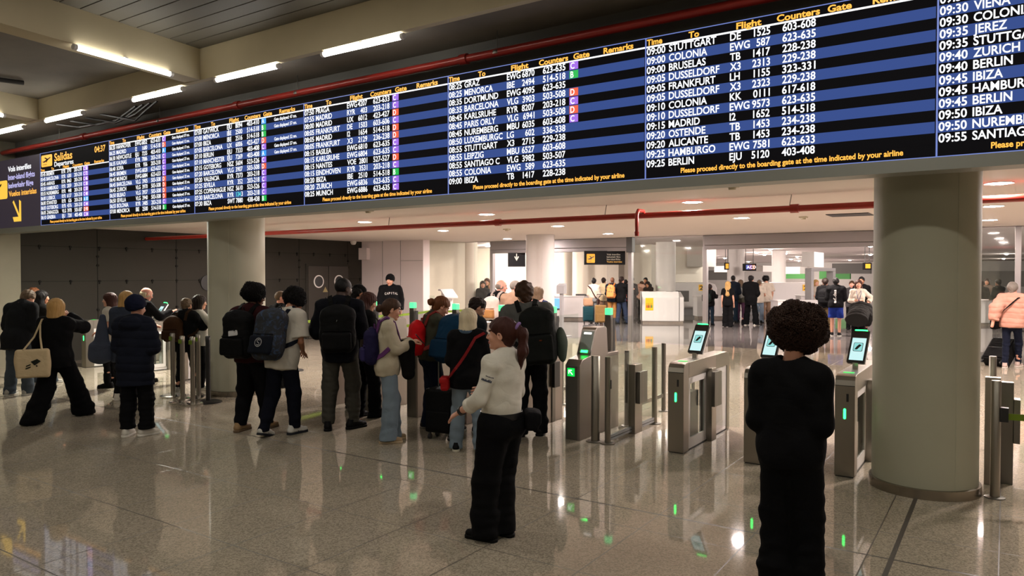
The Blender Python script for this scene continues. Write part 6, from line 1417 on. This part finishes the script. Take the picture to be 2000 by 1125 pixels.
J = person(P(364, 766), app(364, 30), 1.52, 'short person in black coat with brown backpack by the stanchions', ('blazer', 'coat_black', (13, 13, 15)), ('slim', 'black', (14, 14, 16)), ('grey_white', (150, 148, 140), (170, 168, 160)), ('short', 'greybrown'), 'fair', True, .0085, False, arms=('low', 'reach'), head=(0, 8, 0), feet=FT(.08, .12), topkw=dict(ease=.05, hem=.78))
backpack(J, 'brown leather backpack on the short person in the black coat', (62, 40, 24), 'bp_brown', .30, .40, .17, 1.40, dx=-.12, pocketc=(54, 34, 20))
person(PD(388, 12.1), app(388, 74), 1.55, 'dark-haired woman in white blouse reaching to a gate screen', ('shirt', 'white_b', (205, 202, 192)), ('slim', 'black', (14, 14, 16)), SH_WHITE, ('bob', 'darkbrown'), 'fair', True, .0085, True, arms=('low', 'reach'), head=(0, 5, 0))

# ---------------- suitcases
def suitcase(loc, rz, label, rgb, w_=.40, d=.24, h=.58, tilt=0, handle=.40, group=None):
    r = empty('suitcase', loc, rz, label, 'suitcase', group); M = Matrix.Translation((0, 0, .03))@Matrix.Rotation(math.radians(tilt), 4, 'X'); sc_ = cloth('case_%d_%d_%d' % rgb, rgb, .6)
    m = MB(); m.M = M; m.box((-w_/2, -d/2, .05), (w_/2, d/2, h)); m.build('shell', sc_, r, bevel=.03)
    m = MB(); m.M = M; m.box((-w_*.42, -d/2-.03, .09), (w_*.42, -d/2, h*.55)); m.build('front_pocket', sc_, r, bevel=.015)
    for x in (-.12, .12):
        m = MB(); m.M = M; m.cyl((x, d/2-.03, h), (x, d/2-.03, h+handle), .008, seg=8); m.build('handle_rod', STEELD, r)
    m = MB(); m.M = M; m.cyl((-.13, d/2-.03, h+handle), (.13, d/2-.03, h+handle), .014, seg=10); m.build('handle_grip', BLACK, r)
    for x in (-w_/2+.05, w_/2-.05):
        for y in (-d/2+.04, d/2-.04):
            m = MB(); m.M = M; m.cyl((x-.015, y, .0), (x+.015, y, .0), .03, seg=14); m.build('wheel', BLACK, r)
            m = MB(); m.M = M; m.box((x-.012, y-.012, .0), (x+.012, y+.012, .06)); m.build('wheel_fork', DGREY, r)
    return r
p = P(866, 856); suitcase((p[0], p[1], 0), YAW-math.radians(25), 'black cabin suitcase between the red-haired and white-haired women', (15, 15, 16), .36, .25, .56, handle=.42)
# ------------------------------------------------------------------ people beyond the portal and at the right edge
def far(px, D, hd, h, label, top, legs, hair, tone='fair', fem=False, **k):
    k.setdefault('arms', ('low', 'low')); k.setdefault('vox', .014 if D > 21 else .011); shoe = k.pop('shoe', SH_BLACK)
    return person(PD(px, D), app(px, hd), h, label, top, legs, shoe, hair, tone, fem, hands=False, face=k.pop('face', False), **k)
BL = ('black', (14, 14, 16))
J = far(1160, 28.4, 12, 1.72, 'woman in white top and grey trousers with dark crossbody strap at the counter', ('blouse', 'white2', (200, 186, 172)), ('wide', 'grey_pants', (112, 114, 116)), ('bun', 'black'), 'tan', True, topkw=dict(ease=.04))
T = J['T']; pts, N = snap(J['TF'], [T(-.13, -.06, 1.47), T(-.08, -.2, 1.38), T(0, -.2, 1.22), T(.1, -.2, 1.05), T(.19, -.1, .93)], T(0, 0, 1)[:2], .014)
loc, rz = world(J); r = empty('crossbody_bag', loc, rz, 'small dark crossbody bag on the woman in white top at the counter', 'bag'); m = MB(); m.ribbon(pts, N, .04, .008); m.build('strap', cloth('strap_brown', (50, 30, 28)), r); G = SDF(pts[-1]-.25, pts[-1]+.25, .012); G.box(pts[-1]-A(0, .0, .08), (.05, .1, .1), J['R'], .03); vox_obj('bag_body', G, cloth('strap_brown', (50, 30, 28)), r)
far(1179, 29.6, 20, 1.74, 'man in cream jacket between the white-topped woman and the orange backpack', ('jacket', 'cream2', (205, 185, 150)), ('straight', 'beige', (170, 150, 125)), ('short', 'darkbrown'), 'tan')
J = far(1196, 28.2, 14, 1.77, 'bald man in navy jacket and tan trousers wearing an orange backpack', ('jacket', 'navy', (20, 26, 36)), ('straight', 'tan_trousers', (150, 105, 58)), ('none', None), 'brown')
def orangepatt():
    m = mat('bp_orange_pattern', srgb(200, 120, 50), .7); nt = m.node_tree; b_ = nt.nodes['Principled BSDF']; tc = nt.nodes.new('ShaderNodeTexCoord'); n = nt.nodes.new('ShaderNodeTexVoronoi'); n.inputs['Scale'].default_value = 14
    rp = nt.nodes.new('ShaderNodeValToRGB'); e = rp.color_ramp.elements; e[0].position = .2; e[0].color = (*srgb(110, 84, 62), 1); e[1].position = .6; e[1].color = (*srgb(225, 140, 70), 1)
    nt.links.new(tc.outputs['Object'], n.inputs['Vector']); nt.links.new(n.outputs['Distance'], rp.inputs[0]); nt.links.new(rp.outputs[0], b_.inputs['Base Color']); return m
backpack(J, 'orange patterned backpack on the bald man at the counter', (200, 120, 50), 'bp_orange', .32, .50, .17, 1.47, vox=.014, patt=orangepatt(), pocketc=(205, 140, 80))
far(1214, 28.0, 40, 1.80, 'dark-haired man in black jacket and jeans right of the orange backpack', ('jacket', 'black', (14, 14, 15)), ('straight', 'jeans_blue', (40, 50, 72)), ('short', 'darkbrown'), 'fair', arms=('low', 'reach'), feet=FT(.14, .1))
far(1222, 30.5, 20, 1.66, 'person in dull red top half hidden by the portal post', ('shirt', 'dull_red', (120, 50, 52)), ('straight',)+BL, ('short', 'black'), 'tan', arms=('reach', 'low'))
far(1234, 30.0, 30, 1.76, 'man in black carrying a strap just right of the portal post', ('jacket', 'black', (14, 14, 15)), ('straight',)+BL, ('short', 'darkbrown'), 'tan')
far(1243, 30.2, 30, 1.76, 'woman in pink quilted jacket and black trousers leaning over', ('shortpuffer', 'pink_stripe', (205, 160, 140)), ('wide', 'black', (14, 14, 16)), ('short', 'brown'), 'fair', True, lean=32, head=(0, 30, 0), arms=('reach', 'reach'))
far(1261, 31.0, 200, 1.74, 'man with dark hair behind the leaning woman in pink', ('jacket', 'dark_teal', (26, 32, 38)), ('straight',)+BL, ('short', 'black'), 'tan')
far(1266, 29.8, 210, 1.60, 'long-haired woman behind the recycling bin top', ('jacket', 'dark_brown', (40, 32, 28)), ('straight',)+BL, ('long', 'darkbrown'), 'tan', True, head=(0, 20, 0))
J = far(1387, 27.4, 20, 1.50, 'child with topknot in black jacket with a dark backpack', ('jacket', 'black', (14, 14, 15)), ('straight', 'teal_jeans', (24, 36, 48)), ('bun', 'darkbrown'), 'tan', True, arms=('low', 'reach'))
backpack(J, 'dark teal backpack on the child with the topknot', (30, 38, 36), 'bp_child', .34, .36, .18, 1.38, vox=.014, dx=-.06)
far(1422, 26.4, 8, 1.62, 'woman with long blond hair in black T-shirt and black trousers', ('tee', 'black', (14, 14, 15)), ('wide', 'black', (14, 14, 16)), ('long', 'blond'), 'fair', True, arms=('down', 'down'))
far(1432, 28.5, 10, 1.84, 'man in navy jacket behind the blond woman in black', ('jacket', 'navy', (20, 26, 36)), ('straight', 'teal_jeans', (24, 36, 48)), ('crop', 'black'), 'dark')
J = far(1447, 28.8, 20, 1.66, 'person in purple leggings with a pale backpack', ('jacket', 'olive_grey', (66, 64, 54)), ('slim', 'purple_leggings', (74, 44, 66)), ('long', 'greybrown'), 'fair', True)
backpack(J, 'pale grey backpack on the person in purple leggings', (128, 128, 124), 'bp_grey', .30, .42, .15, 1.44, vox=.014)
far(1467, 27.2, 25, 1.84, 'tall man in long black coat and black trousers in the middle of the hall', ('blazer', 'coat_black', (13, 13, 15)), ('wide', 'black', (14, 14, 16)), ('short', 'black'), 'fair', topkw=dict(ease=.05, hem=.72), shoe=SH_WHITE, feet=FT(.05, .16))
far(1483, 28.6, 10, 1.66, 'person in grey cap and pale jeans right of the tall man', ('tee', 'white2', (190, 182, 172)), ('straight', 'pale_jeans2', (110, 124, 140)), ('short', 'greybrown'), 'fair', False, hat=('cap', 'grey', (96, 104, 112)))
far(1497, 28.8, -30, 1.80, 'dark-haired man in white T-shirt and beige trousers', ('loose_tee', 'white2', (190, 182, 172)), ('straight', 'beige', (170, 150, 125)), ('curly', 'black'), 'fair', arms=('down', 'down'), head=(0, 20, 0), shoe=SH_WHITE)
J = far(1612, 23.6, 8, 1.76, 'person in tan trousers with black backpack beside the blue shorts', ('jacket', 'black', (14, 14, 15)), ('straight', 'khaki', (104, 86, 60)), ('short', 'darkbrown'), 'fair')
backpack(J, 'black round backpack left of the lettered jacket', (16, 16, 18), 'bp_round', .34, .50, .2, 1.44, vox=.012)
J = far(1633, 22.6, 4, 1.78, 'person in black jacket with white lettering and blue shorts', ('jacket', 'black', (14, 14, 15)), ('shorts', 'blue_shorts', (24, 44, 120)), ('short', 'black'), 'fair', shoe=('black_white', (18, 18, 20), (180, 178, 170)), vox=.010, topkw=dict(hem=.88, ease=.045), legkw=dict(ease=.01))
def adi(m):
    text_into(m, 'adidas', (0, 0, 0), .3, 1.5, bold=.02, align='CENTER')
lay(J, adi, 'back_lettering', cloth('lettering_white', (205, 200, 195)), (.02, 0, 1.20), .27, True, .008, rotd=90)
J = far(1677, 21.5, 176, 1.72, 'woman in white shirt with lanyard and long dark hair facing the viewer', ('blouse', 'white2', (200, 190, 178)), ('straight',)+BL, ('long', 'auburn'), 'fair', True, face=True, vox=.009, arms=('hip', 'fold'), topkw=dict(sleeve=.8))
T = J['T']; m = MB()
for s in (-1, 1):
    pts, N = snap(J['TF'], [T(s*.06, .09, 1.45), T(s*.055, .2, 1.36), T(s*.03, .22, 1.24), T(0, .22, 1.13)], T(0, 0, 1)[:2], .01); m.ribbon(pts, N, .014, .004)
m.build('lanyard', cloth('lanyard', (40, 44, 90)), J['rootobj'])
far(1683, 24, 190, 1.80, 'man with dark hair behind the woman in the white shirt', ('jacket', 'black', (14, 14, 15)), ('straight',)+BL, ('short', 'black'), 'tan', face=True)
far(1664, 25, 180, 1.66, 'person in dark top half hidden behind the lettered jacket', ('jacket', 'greyblue', (60, 58, 60)), ('straight',)+BL, ('short', 'brown'), 'pink', face=True)
J = far(1678, 18.6, 10, 1.58, 'person bending forward in bulky dark grey coat near the big column', ('puffer', 'dark_grey_coat', (42, 41, 40)), ('straight', 'black', (14, 14, 16)), ('short', 'black'), 'fair', True, lean=62, head=(0, 30, 0), arms=('reach', 'reach'), topkw=dict(hem=.74, ease=.08, hemw=.22), hips=(0, -.12))
far(1594, 29, 150, 1.66, 'blond woman in white top beside the metal detector arch', ('tee', 'white2', (195, 186, 176)), ('straight', 'beige', (170, 150, 125)), ('bob', 'blond'), 'fair', True)
far(1610, 29.5, 180, 1.70, 'red-haired person in white standing inside the detector arch', ('tee', 'white2', (195, 186, 176)), ('straight', 'beige', (170, 150, 125)), ('short', 'red'), 'fair', face=True)
far(1918, 28.0, 10, 1.62, 'woman in long dark coat just right of the big column', ('coat', 'coat_black2', (18, 17, 18)), ('straight',)+BL, ('short', 'darkbrown'), 'tan', True, lean=8)
far(1928, 29.0, 190, 1.70, 'woman in grey-brown jacket behind the dark-coated woman', ('jacket', 'taupe2', (92, 78, 70)), ('straight',)+BL, ('long', 'darkbrown'), 'tan', True, face=True)
far(1950, 26.5, -50, 1.70, 'man in black suit facing left near the right edge', ('blazer', 'coat_black', (13, 13, 15)), ('straight',)+BL, ('short', 'black'), 'brown')
J = far(1978, 15.0, 12, 1.76, 'woman in pink puffer jacket walking away with a black suitcase', ('shortpuffer', 'pink_puffer', (196, 142, 124)), ('slim', 'navy_jeans', (22, 26, 40)), ('short', 'grey'), 'fair', True, shoe=('pinkish', (180, 160, 150), (200, 190, 180)), vox=.009, arms=('pull', 'low'), feet=FT(.2, .07))
loc, rz = world(J); r = empty('handbag', loc, rz, 'black handbag at the hip of the woman in the pink puffer', 'bag'); c = J['T'](-.27, -.05, .93); G = SDF(c-.35, c+.35, .01); G.box(c, (.07, .19, .13), J['R'], .05); vox_obj('bag_body', G, cloth('handbag', (14, 13, 14)), r)
T = J['T']; pts, N = snap(J['TF'], [T(-.25, -.04, 1.05), T(-.12, -.2, 1.18), T(0, -.2, 1.3), T(.1, -.12, 1.44), T(.12, 0, 1.5)], T(0, 0, 1)[:2], .012); m = MB(); m.ribbon(pts, N, .025, .008); m.build('strap', cloth('handbag', (14, 13, 14)), r)
p = P(1940, 716); suitcase((p[0], p[1], 0), YAW-math.radians(62), 'black suitcase rolling tilted behind the woman in the pink puffer', (16, 16, 17), .46, .28, .66, tilt=-46, handle=.42)
p = PD(1149, 28.4); suitcase((p[0], p[1], 0), YAW, 'teal suitcase with beige bag on top by the grey trousers', (24, 58, 66), .40, .26, .62)
m = MB(); r = empty('travel_bag', (p[0], p[1], 0), YAW, 'beige bag resting on the teal suitcase at the counter', 'bag'); m.box((-.19, -.14, .665), (.19, .1, .98)); m.build('bag_body', cloth('beige_bag', (160, 125, 100)), r, bevel=.06)
p = PD(1186, 28.0); suitcase((p[0]-.05, p[1]-.45, 0), YAW, 'tan suitcase standing behind the arrow beacon', (120, 92, 52), .42, .28, .70)
